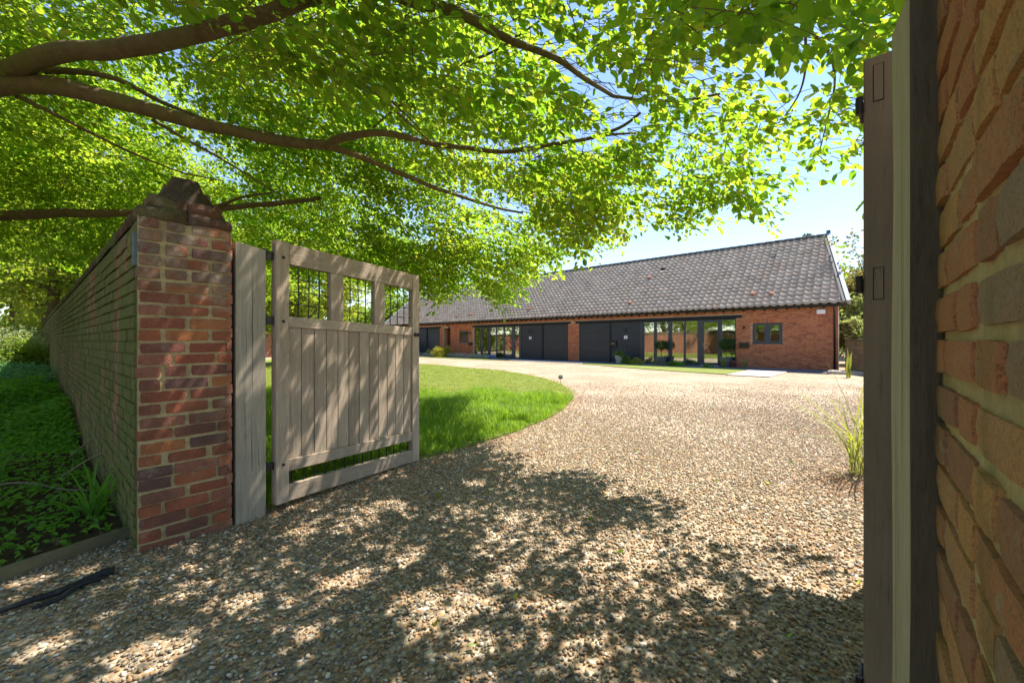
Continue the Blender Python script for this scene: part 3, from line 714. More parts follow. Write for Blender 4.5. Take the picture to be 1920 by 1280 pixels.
# beams, gutter, downpipes
for a, c in ((3.57, 12.85), (13.2, 22.35), (26.2, 33.8)): hp('lintel', 'beam', (a, c, -.012, .28, 2.352, 2.498), ch=.006)
gt = hp('gutter_board', 'beam', (-.25, 35.1, -.20, -.17, EZ-.02, EZ+.1))
b = MB(HF); n = 8; vs = []; fs = []
for xx in (-35.2, .32):
    for k in range(n+1): a_ = math.pi+math.pi*k/n; vs.append((xx, -.262+.055*math.cos(a_), EZ+.062+.055*math.sin(a_)))
for k in range(n): fs.append((k, k+1, n+2+k, n+1+k))
b.add(vs, fs); b.build('gutter', M['black'], hs, True, fix=False)
for tt in (.12, 25.15):
    b = MB(HF); b.tube([(-tt, -.26, EZ), (-tt, -.24, EZ-.1), (-tt, -.06, EZ-.22), (-tt, -.055, .02)], .034, 10); 
    for z in (.4, 1.3, 2.2): b.box(-tt-.05, -tt+.05, -.06, -.001, z-.015, z+.015)
    b.build('downpipe', M['black'], hs, True)
k = 0
while .45+k*.43 < 34.8: 
    tt = .45+k*.43; hp('rafter_end', 'beam', (tt, tt+.05, -.168, -.004, EZ-.075, EZ+.005)); k += 1
# roof: battens base plus pantiles
SL = math.hypot(W+.25, RZ-(EZ+.09)); up = (NI*(W+.25)+Vector((0,0,RZ-(EZ+.09))))/SL; rn = (-DL).cross(up).normalized()
if rn.z < 0: rn = -rn
def RP(t, s, lift=0): return H(t, -.25, EZ+.09)+up*s+rn*lift
def tr(s): return -.3+SKE*s/SL
b = MB(); vs = [RP(-.3, 0), RP(35.1, 0), RP(35.1, SL), RP(-.3+SKE, SL)]; vv = vs+[v-rn*.06 for v in vs]
b.add(vv, [(0,1,2,3),(7,6,5,4)]+[(i,(i+1)%4,(i+1)%4+4,i+4) for i in range(4)]); b.build('roof_underlay', M['beam'], hs)
b = MB(); vs = [H(-.3+SKE, W, RZ), H(35.1, W, RZ), H(35.1, 2*W+.25, EZ+.09), H(1.6, 2*W+.25, EZ+.09)]; vv = vs+[v-Vector((0,0,.08)) for v in vs]
b.add(vv, [(0,1,2,3),(7,6,5,4)]+[(i,(i+1)%4,(i+1)%4+4,i+4) for i in range(4)]); b.build('back_roof', M['tile'], hs)
ROWS = 18; G = SL/ROWS; TWD = .30
prof = [(0, .045), (.12, .070), (.25, .058), (.38, .024), (.52, .003), (.68, .0), (.84, .010), (1.0, .038)]
def tile_geo():

    vs = []; n = len(prof)
    for (x, h) in prof: vs.append((x*TWD, 0, h+.026))          # front lip, raised
    for (x, h) in prof: vs.append((x*TWD, G+.03, h+.004))      # back, under the next row
    for (x, h) in prof: vs.append((x*TWD, .0, h+.006))         # lip underside
    fs = [(i, i+1, n+i+1, n+i) for i in range(n-1)] + [(2*n+i, 2*n+i+1, i+1, i) for i in range(n-1)]
    return vs, fs
tv, tf = tile_geo(); tm = MB(); tm.add(tv, tf); tme = tm.mesh('roof_tile', M['tile'], fix=False); smooth(tme)
tme.polygons.foreach_set('use_smooth', [i < len(prof)-1 for i in range(len(tme.polygons))])
MR = Matrix(((-DL.x, up.x, rn.x, 0), (-DL.y, up.y, rn.y, 0), (-DL.z, up.z, rn.z, 0), (0,0,0,1)))
cnt = 0; mi = MB(); tiles = []
for r_ in range(ROWS):
    t_ = tr(r_*G+G*.5)+.12; c = 0
    while t_ < 34.9:
        tiles.append((t_, r_)); t_ += TWD
def tile_M(t_, r_): 
    j = random.Random(int(t_*1000)+r_)
    return Matrix.Translation(RP(t_+TWD, r_*G-.01, j.uniform(0,.004))) @ MR @ Matrix.Rotation(j.uniform(-.012,.012), 4, 'Z')
# snap the columns so that humps line up from row to row
tiles = [(math.floor((t_)/TWD)*TWD+.02, r_) for t_, r_ in tiles]
tiles.sort(key=lambda q: q[0])
for k, (t_, r_) in enumerate(tiles):
    if t_ < tr(r_*G)-.13: continue
    if cnt < 298: obj_mesh('roof_tile', tme, hs, tile_M(t_, r_)); cnt += 1
    else: mi.add(tv, tf, tile_M(t_, r_))
o = mi.build('roof_tiles', M['tile_i'], hs, fix=False); smooth(o.data); tag(o, kind='stuff')
b = MB(); 
for (o0, o1, l0, l1, nm) in ((-.12, .14, .0, .11, 'verge'), ):
    vs = [RP(-.3+o0, -.02, l1), RP(-.3+o1, -.02, l1), RP(-.3+SKE+o1, SL, l1), RP(-.3+SKE+o0, SL, l1)]; vv = vs+[v-rn*.05 for v in vs]
    b.add(vv, [(0,1,2,3),(7,6,5,4)]+[(i,(i+1)%4,(i+1)%4+4,i+4) for i in range(4)])
b.build('verge_flashing', M['ridge'], hs)
b = MB(); vs = [RP(-.42, -.03, .15), RP(-.28, -.03, .15), RP(-.28+SKE, SL, .15), RP(-.42+SKE, SL, .15)]; vv = vs+[v-rn*.2 for v in vs]
b.add(vv, [(0,1,2,3),(7,6,5,4)]+[(i,(i+1)%4,(i+1)%4+4,i+4) for i in range(4)]); b.build('verge_capping', M['lead'], hs)
b = MB(); vs = [RP(34.95, -.03, .08), RP(35.15, -.03, .08), RP(35.15, SL, .08), RP(34.95, SL, .08)]; vv = vs+[v-rn*.15 for v in vs]
b.add(vv, [(0,1,2,3),(7,6,5,4)]+[(i,(i+1)%4,(i+1)%4+4,i+4) for i in range(4)]); b.build('verge_capping', M['lead'], hs)
rv = []; rf = []; n = 7
for e in (0, .455):
    for k in range(n+1): a_ = math.pi*k/n; rv.append((e, .14*math.cos(a_), .14*math.sin(a_)-.07+(.012 if e == 0 else 0)))
for k in range(n): rf.append((k, k+1, n+2+k, n+1+k))
rf.append(tuple(range(n+1)))
rt = MB(); rt.add(rv, rf); rme = rt.mesh('ridge_tile', M['ridge']); smooth(rme)
tt = .7
while tt < 35: obj_mesh('ridge_tile', rme, hs, Matrix.Translation(H(tt+.45, W, RZ+.06)) @ Matrix(((-DL.x, NI.x, 0, 0), (-DL.y, NI.y, 0, 0), (0, 0, 1, 0), (0,0,0,1)))); tt += .45
hp('ridge_end_block', 'ridge', (.60, .76, W-.12, W+.12, RZ-.1, RZ+.26), ch=.01)
# terracotta vent tiles, found on the roof plane along the lines of sight
def on_roof(x, y):
    d = Vector(((x-960)/F, 1, (640-y)/F)); o_ = Vector((0,0,EYE)); k_ = (RP(5,0)-o_).dot(rn)/d.dot(rn); return o_+d*k_
for (x, y) in ((1217,523),(1181,570),(1411,554),(1447,554),(992,581),(882,591),(857,594),(807,567)):
    p = on_roof(x, y); b = MB(Matrix.Translation(p) @ MR); b.box(-.07, .07, -.10, .1, .05, .17, ch=.03); b.box(-.10, .10, -.05, .2, .03, .11, ch=.02); b.build('vent_tile', M['terra'], hs)

# joinery
def win(name, t0, t1, z0, z1, d, splits, fr=.05, pane_d=None, doorsplit=()):
    """a framed glazed unit; splits = list of (a, b, frame width each side) panes"""
    f = MB(HF); y0, y1 = d, d+.07
    f.box(-t1, -t0, y0, y1, z0, z0+fr); f.box(-t1, -t0, y0, y1, z1-fr, z1)
    xs = sorted(splits); cur = t0
    for a, c in xs+[(t1, None)]:
        if a > cur: f.box(-a, -cur, y0+.001, y1-.001, z0+fr, z1-fr)
        cur = c
    fo = f.build(name, M['frame'], hs)
    for a, c in xs:
        p = MB(HF); p.box(-c, -a, y0+.03, y0+.042, z0+fr, z1-fr); p.build('pane', M['glass'], fo)
    return fo
# small windows: square panes either side of a dark mullion
for (w0, w1) in WINS:
    win('window', w0+.005, w1-.005, 1.18, 2.08, .03, [(w0+.13, w0+.47), (w1-.47, w1-.13)] if True else None, .09)
    hp('window_sill', 'frame', (w0-.03, w1+.03, -.02, .03, 1.135, 1.176), ch=.004)
def tofx(x): x -= 960; return (10402-17*x)/(572+.673*x)
GZ = .06
for k, (px, door) in enumerate((([ (1380.5,1353),(1345,1319),(1307,1285),(1281,1259),(1252,1230.5),(1225,1207) ], 1), ([ (972,964.5),(958.5,945),(943,930.5),(929,918),(914,903.5),(900,889.8) ], 4))):
    sp = [(tofx(a)+.0, tofx(c)) for a, c in px]
    t0, t1 = (3.83, 8.5) if k == 0 else (17.5, 22.14)
    sp = [(max(a, t0+.04), min(c, t1-.03)) for a, c in sp]
    g_ = win('glazed_screen', t0, t1, GZ, 2.33, .06, sp, .05)
    a, c = sp[door]      # the door leaf within the screen: stiles, rails and handle
    d_ = MB(HF); 
    for (q0, q1) in ((a-.07, a+.001), (c-.001, c+.07)): d_.box(-q1, -q0, .04, .125, GZ+.02, 2.28)
    d_.box(-c, -a, .041, .124, GZ+.02, GZ+.14); d_.box(-c, -a, .041, .124, 2.2, 2.28); do = d_.build('glazed_door', M['frame'], hs)
    d_ = MB(HF); d_.tube([(-c-.035, .03, 1.02), (-c-.035, .0, 1.02), (-c+.08, .0, 1.02)], .01, 8); d_.lathe([(.02,0),(.02,.02)], n=10, M=HF @ Matrix.Translation((-c-.035,.04,1.12)) @ Matrix.Rotation(math.pi/2,4,'X')); d_.build('door_handle', M['steel'], do)
    hp('door_step', 'slab', (a-.1, c+.1, -.18, .05, .02, .085), ch=.006)
    hp('sill', 'frame', (t0, t1, -.0, .06, .02, GZ-.001))
    # vertical boarding with the front door, then the garage door
    b0, b1, g0, g1 = ((8.5, 10.42, 10.5, 12.58) if k == 0 else (15.5, 17.48, 13.42, 15.42))
    hp('corner_post', 'frame', ((b0-.0, b0+.1, .03, .16, .02, 2.345) if k == 0 else (b1-.1, b1, .03, .16, .02, 2.345)))
    nb_ = 14; w0 = (b1-b0-.1)/nb_; s0 = b0+(.1 if k == 0 else 0)
    for q in range(nb_): hp('cladding_board', 'clad', (s0+q*w0+.004, s0+(q+1)*w0-.004, .06+random.uniform(-.001,.001), .085, .02, 2.35))
    hp('board_backing', 'beam', (b0, b1, .0855, .1, .02, 2.35))
    hp('garage_post', 'beam', ((b1+.0, g0, .02, .12, .02, 2.35) if k == 0 else (g1, b0, .02, .12, .02, 2.35)))
    gd = hp('garage_door', 'anthracite', (g0+.001, g1, .09, .1, .02, 2.35)); npn = 4
    for q in range(npn): hp('door_panel', 'anthracite', (g0+.02, g1-.02, .07, .089, .03+q*.58+.003, .03+(q+1)*.58-.003), parent=gd, ch=.004)
    hp('garage_door_frame', 'clad', (g0+.001, g0+.03, .05, .069, .02, 2.35), (g1-.03, g1, .05, .069, .02, 2.35))
    # lamp, number plaque, letter box
    tp = tofx(1172.5) if k == 0 else tofx(993.5)
    lm = MB(HF); lm.box(-tp-.03, -tp+.03, -.05, .055, 1.93, 1.96); lm.tube([(-tp, -.06, 1.78), (-tp, -.06, 2.0)], .032, 10); lm.build('wall_lamp', M['black'], hs)
    pq = hp('number_plaque', 'white', (tp-.105, tp+.105, .045, .058, 1.40, 1.58), ch=.003)
    cu = bpy.data.curves.new('numeral', 'FONT'); cu.body = '1' if k == 0 else '2'; cu.size = .17; cu.extrude = .003; cu.align_x = 'CENTER'; cu.align_y = 'CENTER'
    to = bpy.data.objects.new('tmp', cu); C.objects.link(to); dg = bpy.context.evaluated_depsgraph_get(); me = bpy.data.meshes.new_from_object(to.evaluated_get(dg)); bpy.data.objects.remove(to)
    me.materials.clear(); me.materials.append(M['black'])
    obj_mesh('numeral', me, pq, HF @ Matrix.Translation((-tp, .041, 1.49)) @ Matrix.Rotation(math.pi/2, 4, 'X'))
    if k == 0:
        lb = hp('letter_box', 'black', (tofx(1150)-.2, tofx(1150)+.2, -.06, .055, .98, 1.28), ch=.01); hp('letter_flap', 'steel', (tofx(1150)-.1, tofx(1150)+.08, -.066, -.0605, 1.12, 1.15), parent=lb)
# third dwelling: garage and boarding
gd = hp('garage_door', 'anthracite', (26.42, 28.2, .09, .1, .02, 2.35))
for q in range(4): hp('door_panel', 'anthracite', (26.44, 28.18, .07, .089, .03+q*.58+.003, .03+(q+1)*.58-.003), parent=gd, ch=.004)
hp('garage_post', 'beam', (28.2, 28.35, .02, .12, .02, 2.35))
for q in range(14): hp('cladding_board', 'clad', (28.36+q*.14, 28.36+(q+1)*.14-.008, .06, .085, .02, 2.35))
win('glazed_screen', 30.35, 33.58, GZ, 2.33, .06, [(30.4,31.1),(31.2,31.9),(32.0,32.7),(32.8,33.5)], .05)
# letter boxes, small lamps and alarm box on the brick
for (x, z0) in ((1396, .95), (883, .95)):
    tt = tofx(x); lb = hp('letter_box', 'black', (tt-.2, tt+.2, -.11, -.004, z0, z0+.24), ch=.008); hp('letter_flap', 'iron', (tt-.16, tt+.16, -.118, -.1105, z0+.14, z0+.18), parent=lb)
for x in (1395, 882): 
    tt = tofx(x); b = MB(HF); b.box(-tt-.035, -tt+.035, -.05, -.003, 1.86, 1.94); b.tube([(-tt, -.08, 1.82), (-tt, -.08, 1.98)], .032, 10); b.build('wall_lamp', M['black'], hs)
ab = hp('alarm_box', 'white', (.42, .72, -.075, -.004, 2.40, 2.60), ch=.02); hp('alarm_strip', 'red', (.45, .69, -.06, -.004, 2.355, 2.399), parent=ab, ch=.01)
# rooms behind the glass
for (t0, t1) in ((3.7, 9.0), (17.0, 22.3), (30, 33.8)):
    hp('room', 'plaster', (t0, t1, 4.6, 4.7, .0, 2.5), (t0-.1, t0, .3, 4.7, 0, 2.5), (t1, t1+.1, .3, 4.7, 0, 2.5), (t0, t1, .3, 4.6, 2.45, 2.5))
    hp('room_floor', 'floor_in', (t0, t1, .13, 4.6, .0, .06))
for (t0, t1) in ((1.8, 3.3), (22.6, 24.1)): hp('room', 'plaster', (t0, t1, 2.2, 2.3, .6, 2.5), (t0-.1, t0, .31, 2.3, .6, 2.5), (t1, t1+.1, .31, 2.3, .6, 2.5))
def curtain(t0, t1, d=.35):
    n = 60; vs = []; 
    for i in range(n+1):
        x = -(t0+(t1-t0)*i/n); y = d+.035*math.sin(i*1.15)+.01*math.sin(i*2.7)
        vs += [(x, y, .09), (x, y*1.0, 2.3)]
    b = MB(HF); b.add(vs, [(2*i, 2*i+2, 2*i+3, 2*i+1) for i in range(n)]); b.build('curtain', M['curtain'], hs, True, fix=False)
curtain(3.9, 4.25); curtain(8.05, 8.4); curtain(17.6, 18.3); curtain(20.6, 21.0); curtain(5.75, 6.3, .5)
b = MB(HF)
for q in ((6.2, 8.0, 2.6, 3.4, .06, .45), (6.2, 8.0, 3.2, 3.5, .452, .85), (6.0, 6.199, 2.6, 3.5, .06, .62)): b.box(-q[1], -q[0], q[2], q[3], q[4], q[5], ch=.04)
tag(b.build('sofa', M['sofa']), 'dark sofa inside the room behind the left panes of the nearer glazed screen', 'sofa')
b = MB(HF); b.box(-5.6, -4.5, 1.6, 2.4, .72, .76); [b.box(-xx, -xx+.05, yy, yy+.05, .06, .719) for xx in (5.55, 4.6) for yy in (1.65, 2.3)]
tag(b.build('table', M['floor_in']), 'wooden table inside behind the glazed door of the nearer dwelling', 'table')
for q, (tt, dd) in enumerate(((4.75, 1.2), (5.4, 1.15))):
    b = MB(HF); b.box(-tt-.2, -tt+.2, dd-.2, dd+.2, .48, .52); b.box(-tt-.2, -tt+.2, dd-.2, dd-.16, .521, .95)
    for a_ in (-.19, .15):
        for c_ in (-.19, .15): b.box(-tt+a_, -tt+a_+.04, dd+c_, dd+c_+.04, .06, .479)
    tag(b.build('chair', M['sofa']), ('dark dining chair indoors at the table, nearer the right edge of the glazing', 'dark dining chair indoors at the table, behind the middle panes')[q], 'chair', 'dining chairs at the indoor table')
# ------------------------------------------------------------------ leaves
def leaf_arrays(C_, N_, D_, Ln, Wd, fold=.25, shape='beech'):
    """one six-cornered folded leaf per row: centre line D_, face normal N_"""
    n = len(C_); S_ = np.cross(N_, D_); S_ /= np.linalg.norm(S_, axis=1, keepdims=True)+1e-9
    Ln = Ln[:, None]; Wd = Wd[:, None]
    base = C_; tip = C_+D_*Ln-N_*Ln*.12
    A1 = C_+D_*Ln*.28+S_*Wd*.46+N_*Wd*fold; A2 = C_+D_*Ln*.72+S_*Wd*.40+N_*Wd*fold*.8
    B1 = C_+D_*Ln*.28-S_*Wd*.46+N_*Wd*fold; B2 = C_+D_*Ln*.72-S_*Wd*.40+N_*Wd*fold*.8
    V = np.stack([base, A1, A2, tip, B2, B1], 1).reshape(-1, 3); i = np.arange(n)[:, None]*6
    Fq = np.concatenate([i+np.array([[0,1,2,3]]), i+np.array([[0,3,4,5]])], 1).reshape(-1, 4); return V, Fq
def unit(a): return a/(np.linalg.norm(a, axis=1, keepdims=True)+1e-9)
def leaf_mesh(name, mat, C_, N_, D_, Ln, Wd, fold=.25): 
    V, Q = leaf_arrays(C_, unit(N_), unit(D_), Ln, Wd, fold); return np_mesh(name, V, Q, mat)
def foliage_cloud(centres, radii, n, size, flat=.8, drop=0, seed=0):
    """leaves scattered round many small clump centres"""
    g = np.random.default_rng(seed); k = g.integers(0, len(centres), n)
    off = g.normal(0, 1, (n, 3)); off = off/np.linalg.norm(off, axis=1, keepdims=True)*(g.random((n, 1))**.45); off[:, 2] *= flat
    P = centres[k]+off*radii[k][:, None]; N_ = g.normal(0, 1, (n, 3))+np.array([.2, 0, 1.0]); D_ = g.normal(0, 1, (n, 3))+off*.8+np.array([0,0,-drop])
    D_ = D_-N_*(np.sum(D_*N_, 1)/np.sum(N_*N_, 1))[:, None]
    s = size*g.uniform(.7, 1.3, n); return P, N_, D_, s
def make_tree(name, label, cat, base, h, rx, rz, zc, n, size, mat, seed, trunk=.2, group=None, clumps=90, hollow=.55, lean=(0,0), blob=.34, trunk_mat='bark', parts=None):
    g = np.random.default_rng(seed); t = thing(name, base, label, cat, group)
    base = np.array(base, float); c0 = base+np.array([lean[0], lean[1], zc])
    d = g.normal(0, 1, (clumps, 3)); d /= np.linalg.norm(d, axis=1, keepdims=True); r = hollow+(1-hollow)*g.random(clumps)
    wob = 1+.22*np.sin(d[:, 0]*5+seed)+.18*np.cos(d[:, 1]*6+seed*2)+.12*np.sin(d[:,2]*7)
    P = c0+d*np.array([rx, rx, rz])*(r*wob)[:, None]; rad = min(rx, rz)*blob*g.uniform(.6, 1.3, clumps)
    P[:, 2] = np.maximum(P[:, 2], .25)
    C_, N_, D_, s = foliage_cloud(P, rad, n, size, seed=seed); C_[:, 2] = np.maximum(C_[:, 2], .05)
    if trunk:
        b = MB(); top = c0+np.array([0, 0, rz*.45]); pts = [base+(top-base)*k/7+np.array([.12*math.sin(k*1.3+seed), .1*math.cos(k*1.7), 0])*trunk*3*(k > 0) for k in range(8)]
        b.tube(pts, [trunk*(1.35 if k == 0 else 1-.11*k) for k in range(8)], 9, cap=False)
        for q in g.permutation(clumps)[:min(14, clumps)]:
            k = int(g.integers(2, 7)); a = pts[k]; e = P[q]; m_ = (a+e)/2+np.array([0, 0, .1*rz])
            b.tube([a, m_, e], [trunk*.4, trunk*.22, trunk*.06], 5, cap=False)
        b.build('trunk', M[trunk_mat], t, True, fix=False)
    o = obj_mesh('crown', leaf_mesh('crown', M[mat], C_, N_, D_, s, s*.7), t); tag(o, kind='stuff'); return t

# ------------------------------------------------------------------ the great beech over the gateway
TB = Vector((-8.9, 4.6, 0))
beech = thing('beech_tree', TB, 'huge spreading beech whose low leafy boughs arch over the gateway from the left', 'tree')
def px(*a): return [at(x, y, Y) for x, y, Y in a]
limbs = []     # (points, r0, r1)
def zray(x, y, z): 
    s_ = (640-y)/F; Y = (z-EYE)/s_; return at(x, y, Y)
def L_(pts, z0, z1, r0, r1):
    n = len(pts); P = [zray(p[0], p[1], z0+(z1-z0)*k/(n-1)) for k, p in enumerate(pts)]; limbs.append((P, r0, r1)); return P
a1 = L_([(-60,185),(0,142),(100,102),(200,93),(330,74),(440,44),(520,20),(590,-8),(680,-30),(760,-4),(830,14),(890,40),(960,76),(1040,108),(1100,150),(1150,182)], 3.75, 3.5, .095, .016)
a2 = L_([(-70,175),(0,160),(100,160),(200,183),(300,212),(400,238),(480,253),(560,267),(615,273)], 3.7, 3.35, .095, .052)
a3 = L_([(615,273),(640,260),(690,249),(750,256),(800,270),(870,277),(960,283),(1050,268),(1110,258),(1160,240),(1200,212)], 3.35, 3.2, .045, .012)
a4 = L_([(605,272),(660,290),(740,320),(830,358),(910,383),(980,400)], 3.35, 3.1, .045, .014)
a5 = L_([(60,131),(140,135),(220,150),(300,190),(360,214),(430,238)], 3.95, 3.8, .04, .012)
a6 = L_([(-60,408),(0,404),(120,400),(250,399),(415,390),(520,381),(600,372)], 3.35, 3.35, .105, .03)
a6b = L_([(405,388),(450,372),(510,360)], 3.37, 3.45, .035, .012)
a7 = L_([(590,108),(640,140),(700,172),(760,225),(830,290)], 3.6, 3.3, .03, .008)
a8 = L_([(610,118),(690,155),(745,200),(800,255)], 3.7, 3.5, .022, .006)
a9 = L_([(30,180),(140,235),(240,285),(330,320),(420,340)], 3.6, 3.3, .022, .006)
a10 = L_([(285,225),(350,262),(420,300),(500,350),(540,375)], 3.55, 3.2, .02, .006)
a11 = L_([(1380,-20),(1466,9),(1516,55),(1560,108),(1590,150),(1640,205)], 3.2, 3.0, .014, .006)
a12 = L_([(1370,-30),(1430,8),(1470,50)], 3.3, 3.1, .03, .02)
a13 = L_([(1110,258),(1150,252),(1200,247)], 3.2, 3.15, .018, .008)
a14 = L_([(1270,190),(1310,182),(1350,176)], 3.2, 3.15, .016, .008)
a15 = L_([(700,240),(760,190),(820,155),(870,120)], 3.4, 3.7, .012, .005)
a16 = L_([(1510,60),(1510,130),(1495,180),(1460,230)], 3.0, 2.75, .008, .004)
a17 = L_([(1560,108),(1565,160),(1550,230),(1535,290)], 3.0, 2.7, .008, .004)
a18 = L_([(870,120),(930,95),(985,60),(1040,20)], 3.6, 3.8, .012, .006)
a19 = L_([(1150,182),(1210,190),(1270,190)], 3.5, 3.2, .016, .012)
nodes = []
for P, r0, r1 in limbs:
    cr = []
    for i in range(len(P)-1):
        a, b_, c, d = P[max(i-1,0)], P[i], P[i+1], P[min(i+2,len(P)-1)]
        for k in range(4):
            t_ = k/4; cr.append(.5*((2*b_)+(c-a)*t_+(2*a-5*b_+4*c-d)*t_*t_+(3*b_-a-3*c+d)*t_**3))
    cr.append(P[-1]); n = len(cr)
    cr = [p+Vector((0, 0, .02*noise.noise(p*2.5))) for p in cr]
    b = MB(); b.tube(cr, [(r0+(r1-r0)*(k/(n-1))**.8)*(1+.10*noise.noise(cr[k]*4)) for k in range(n)], 10); b.build('limb', M['bark'], beech, True, fix=False)
    nodes += cr
b = MB(); tk = [TB+Vector((.25*math.sin(k), .2*math.cos(k*1.4)-.2, .0))*.6+Vector((0,0,k*.9-.1)) for k in range(11)]
b.tube(tk, [.62,.50,.45,.42,.4,.38,.33,.28,.22,.16,.1], 14); 
for P, r0 in ((a1, .12), (a2, .115), (a6, .11)):
    e = P[0]; s_ = Vector((tk[3].x, tk[3].y, 2.6)); b.tube([s_, s_.lerp(e, .5)+Vector((0,0,.35)), e], [.2, r0*1.25, r0], 9)
b.build('trunk', M['bark'], beech, True, fix=False)
nodes = np.array([tuple(p) for p in nodes])
# outline of the canopy in plan, with gaps where the sky shows
CAN = [(3.6,.9),(3.5,2.0),(2.8,2.85),(2.4,3.2),(2.05,3.0),(2.15,4.0),(1.7,4.6),(1.25,4.5),(.98,3.7),(1.05,4.8),(.75,5.8),(.35,7.5),(-1.2,8.9),(-4.5,10.5),(-9,11.5),(-13,9),(-12,1.2),(-4,.5)]
def inside(x, y, poly=CAN):
    c = np.zeros(len(x), bool); j = len(poly)-1
    for i in range(len(poly)):
        xi, yi = poly[i]; xj, yj = poly[j]
        c ^= ((yi > y) != (yj > y)) & (x < (xj-xi)*(y-yi)/(yj-yi+1e-12)+xi); j = i
    return c
g = np.random.default_rng(11)
def fbm(P, s): return np.array([noise.noise(Vector((p[0]*s, p[1]*s, p[2]*s))) for p in P])
NS = 13500
X = g.uniform(-12, 3.7, NS*3); Y = g.uniform(.5, 11.5, NS*3); ok = inside(X, Y); X, Y = X[ok][:NS], Y[ok][:NS]
def edge_dist(x, y):
    d = np.full(len(x), 99.)
    for i in range(len(CAN)-4):
        a = np.array(CAN[i]); b_ = np.array(CAN[i+1]); e = b_-a; t_ = np.clip(((x-a[0])*e[0]+(y-a[1])*e[1])/(e@e), 0, 1)
        d = np.minimum(d, np.hypot(x-a[0]-t_*e[0], y-a[1]-t_*e[1]))
    return d
ed = edge_dist(X, Y)
zl = 2.45+.12*np.clip(X, 0, 1)+.95*np.clip((-X)/3.0, 0, 1)+.35*np.clip(ed/2.2, 0, 1)
zl = np.where(Y > 5.5, zl-.35*np.clip((Y-5.5)/2.5, 0, 1)-.5*np.clip((-X)/3, 0, 1)*np.clip((Y-6)/2, 0, 1), zl)
zl = np.maximum(zl, 2.35+.2*np.clip((Y-5.5)/2, 0, 1)*np.clip((-X-1)/1.5, 0, 1))
th = .35+1.9*np.clip(ed/1.6, 0, 1)
Z = zl+th*g.random(len(X))**1.25
P = np.stack([X, Y, Z], 1)
dens = 1.1*fbm(P*np.array([1, 1, .25]), .56)+.45*fbm(P+7.3, 1.7)
keep = dens > -.11-.12*(X < -1.5)-.04*(X > .5); P = P[keep]; ed = ed[keep]
DX = g.uniform(-2.6, .3, 520); DY = g.uniform(5.8, 8.6, 520); dk = DX < .75-.14*(DY-5); DX, DY = DX[dk], DY[dk]
P = np.concatenate([P, np.stack([DX, DY, 2.2+.12*np.abs(DX+.6)+.75*g.random(len(DX))+.25*np.sin(DX*5)], 1), np.stack([g.uniform(-1.7, -.5, 75), g.uniform(1.7, 2.6, 75), g.uniform(2.75, 3.3, 75)], 1), np.stack([g.uniform(.55, 1.2, 12), g.uniform(1.5, 1.8, 12), g.uniform(2.5, 2.7, 12)], 1)])
# keep the sight of the great limbs open: nothing right in front of them
def proj(Q): return np.stack([960+F*Q[:, 0]/Q[:, 1], 640-F*(Q[:, 2]-EYE)/Q[:, 1]], 1)
order = np.argsort(np.linalg.norm(P-np.array([-6, 4.5, 3.4]), axis=1)); P = P[order]
mb_t = MB(); LC, LN, LD, LS = [], [], [], []
NODE = np.zeros((len(nodes)+len(P)*5, 3)); nn = len(nodes); NODE[:nn] = nodes
for p in P:
    d2 = np.sum((NODE[:nn]-p)**2, 1)+.3*np.maximum(0, p[2]-NODE[:nn, 2]+.0)*0; k = int(np.argmin(d2)); a = NODE[k].copy(); L = math.sqrt(d2[k])
    out = p-np.array([-6, 4.0, 3.2]); out[2] *= .25; out = out/np.linalg.norm(out)
    drn = out*1.0+g.normal(0, .55, 3)*np.array([1, 1, .3]); drn[2] -= .18; drn /= np.linalg.norm(drn)
    ln = g.uniform(.38, .62); e = p+drn*ln
    m1 = a+(p-a)*.5+np.array([0, 0, -.05*L])+g.normal(0, .03, 3); mid = p+drn*ln*.5+np.array([0, 0, .02])
    r0 = min(.0035+.004*L, .011)
    mb_t.tube([a, m1, p, mid, e-np.array([0,0,.04])], [r0, r0*.75, .0028, .002, .001], 4 if L > .5 else 3, cap=False)
    for q in (m1, p, mid): NODE[nn] = q; nn += 1
    # a flat spray of leaves, alternate along the twig and on little side shoots
    nl = 27; side = np.cross(drn, [0, 0, 1]); side /= np.linalg.norm(side); nrm = np.cross(side, drn); nrm = nrm+g.normal(0, .22, 3)
    tt = np.linspace(-.15, 1, nl)+g.normal(0, .03, nl); sg = np.where(np.arange(nl) % 2, 1, -1)
    w_ = g.uniform(.0, .17, nl)*(1.1-.8*np.abs(tt))
    c = p+drn*(tt*ln)[:, None]+side*(sg*w_)[:, None]+g.normal(0, .012, (nl, 3)); c[:, 2] -= w_*.25+.06*np.clip(tt, 0, 1)**2
    dl = drn*g.uniform(.3, .9, (nl, 1))+side*(sg*g.uniform(.5, 1, nl))[:, None]+g.normal(0, .25, (nl, 3)); dl[:, 2] -= g.uniform(0, .5, nl)
    LC.append(c); LD.append(dl); LN.append(nrm+g.normal(0, .35, (nl, 3))); LS.append(g.uniform(.042, .09, nl)*g.uniform(.8, 1.15))
LC = np.concatenate(LC); LD = np.concatenate(LD); LN = np.concatenate(LN); LS = np.concatenate(LS)
LN = np.where(LN[:, 2:3] < 0, -LN, LN); LD = unit(LD); LN = LN-LD*np.sum(LN*LD, 1)[:, None]; LN = unit(LN)
front = LC[:, 1] > .35; pr = proj(np.where(front[:, None], LC, np.array([9., .1, 9.]))); vis = front & (pr[:, 0] > 0) & (pr[:, 0] < 1690) & (pr[:, 1] > -10) & (pr[:, 1] < 640)
# leaves that would hang right before the lens are pruned: the tree does not reach the camera
dist = np.linalg.norm(LC-np.array([0, 0, EYE]), axis=1); near_ok = dist > 1.45
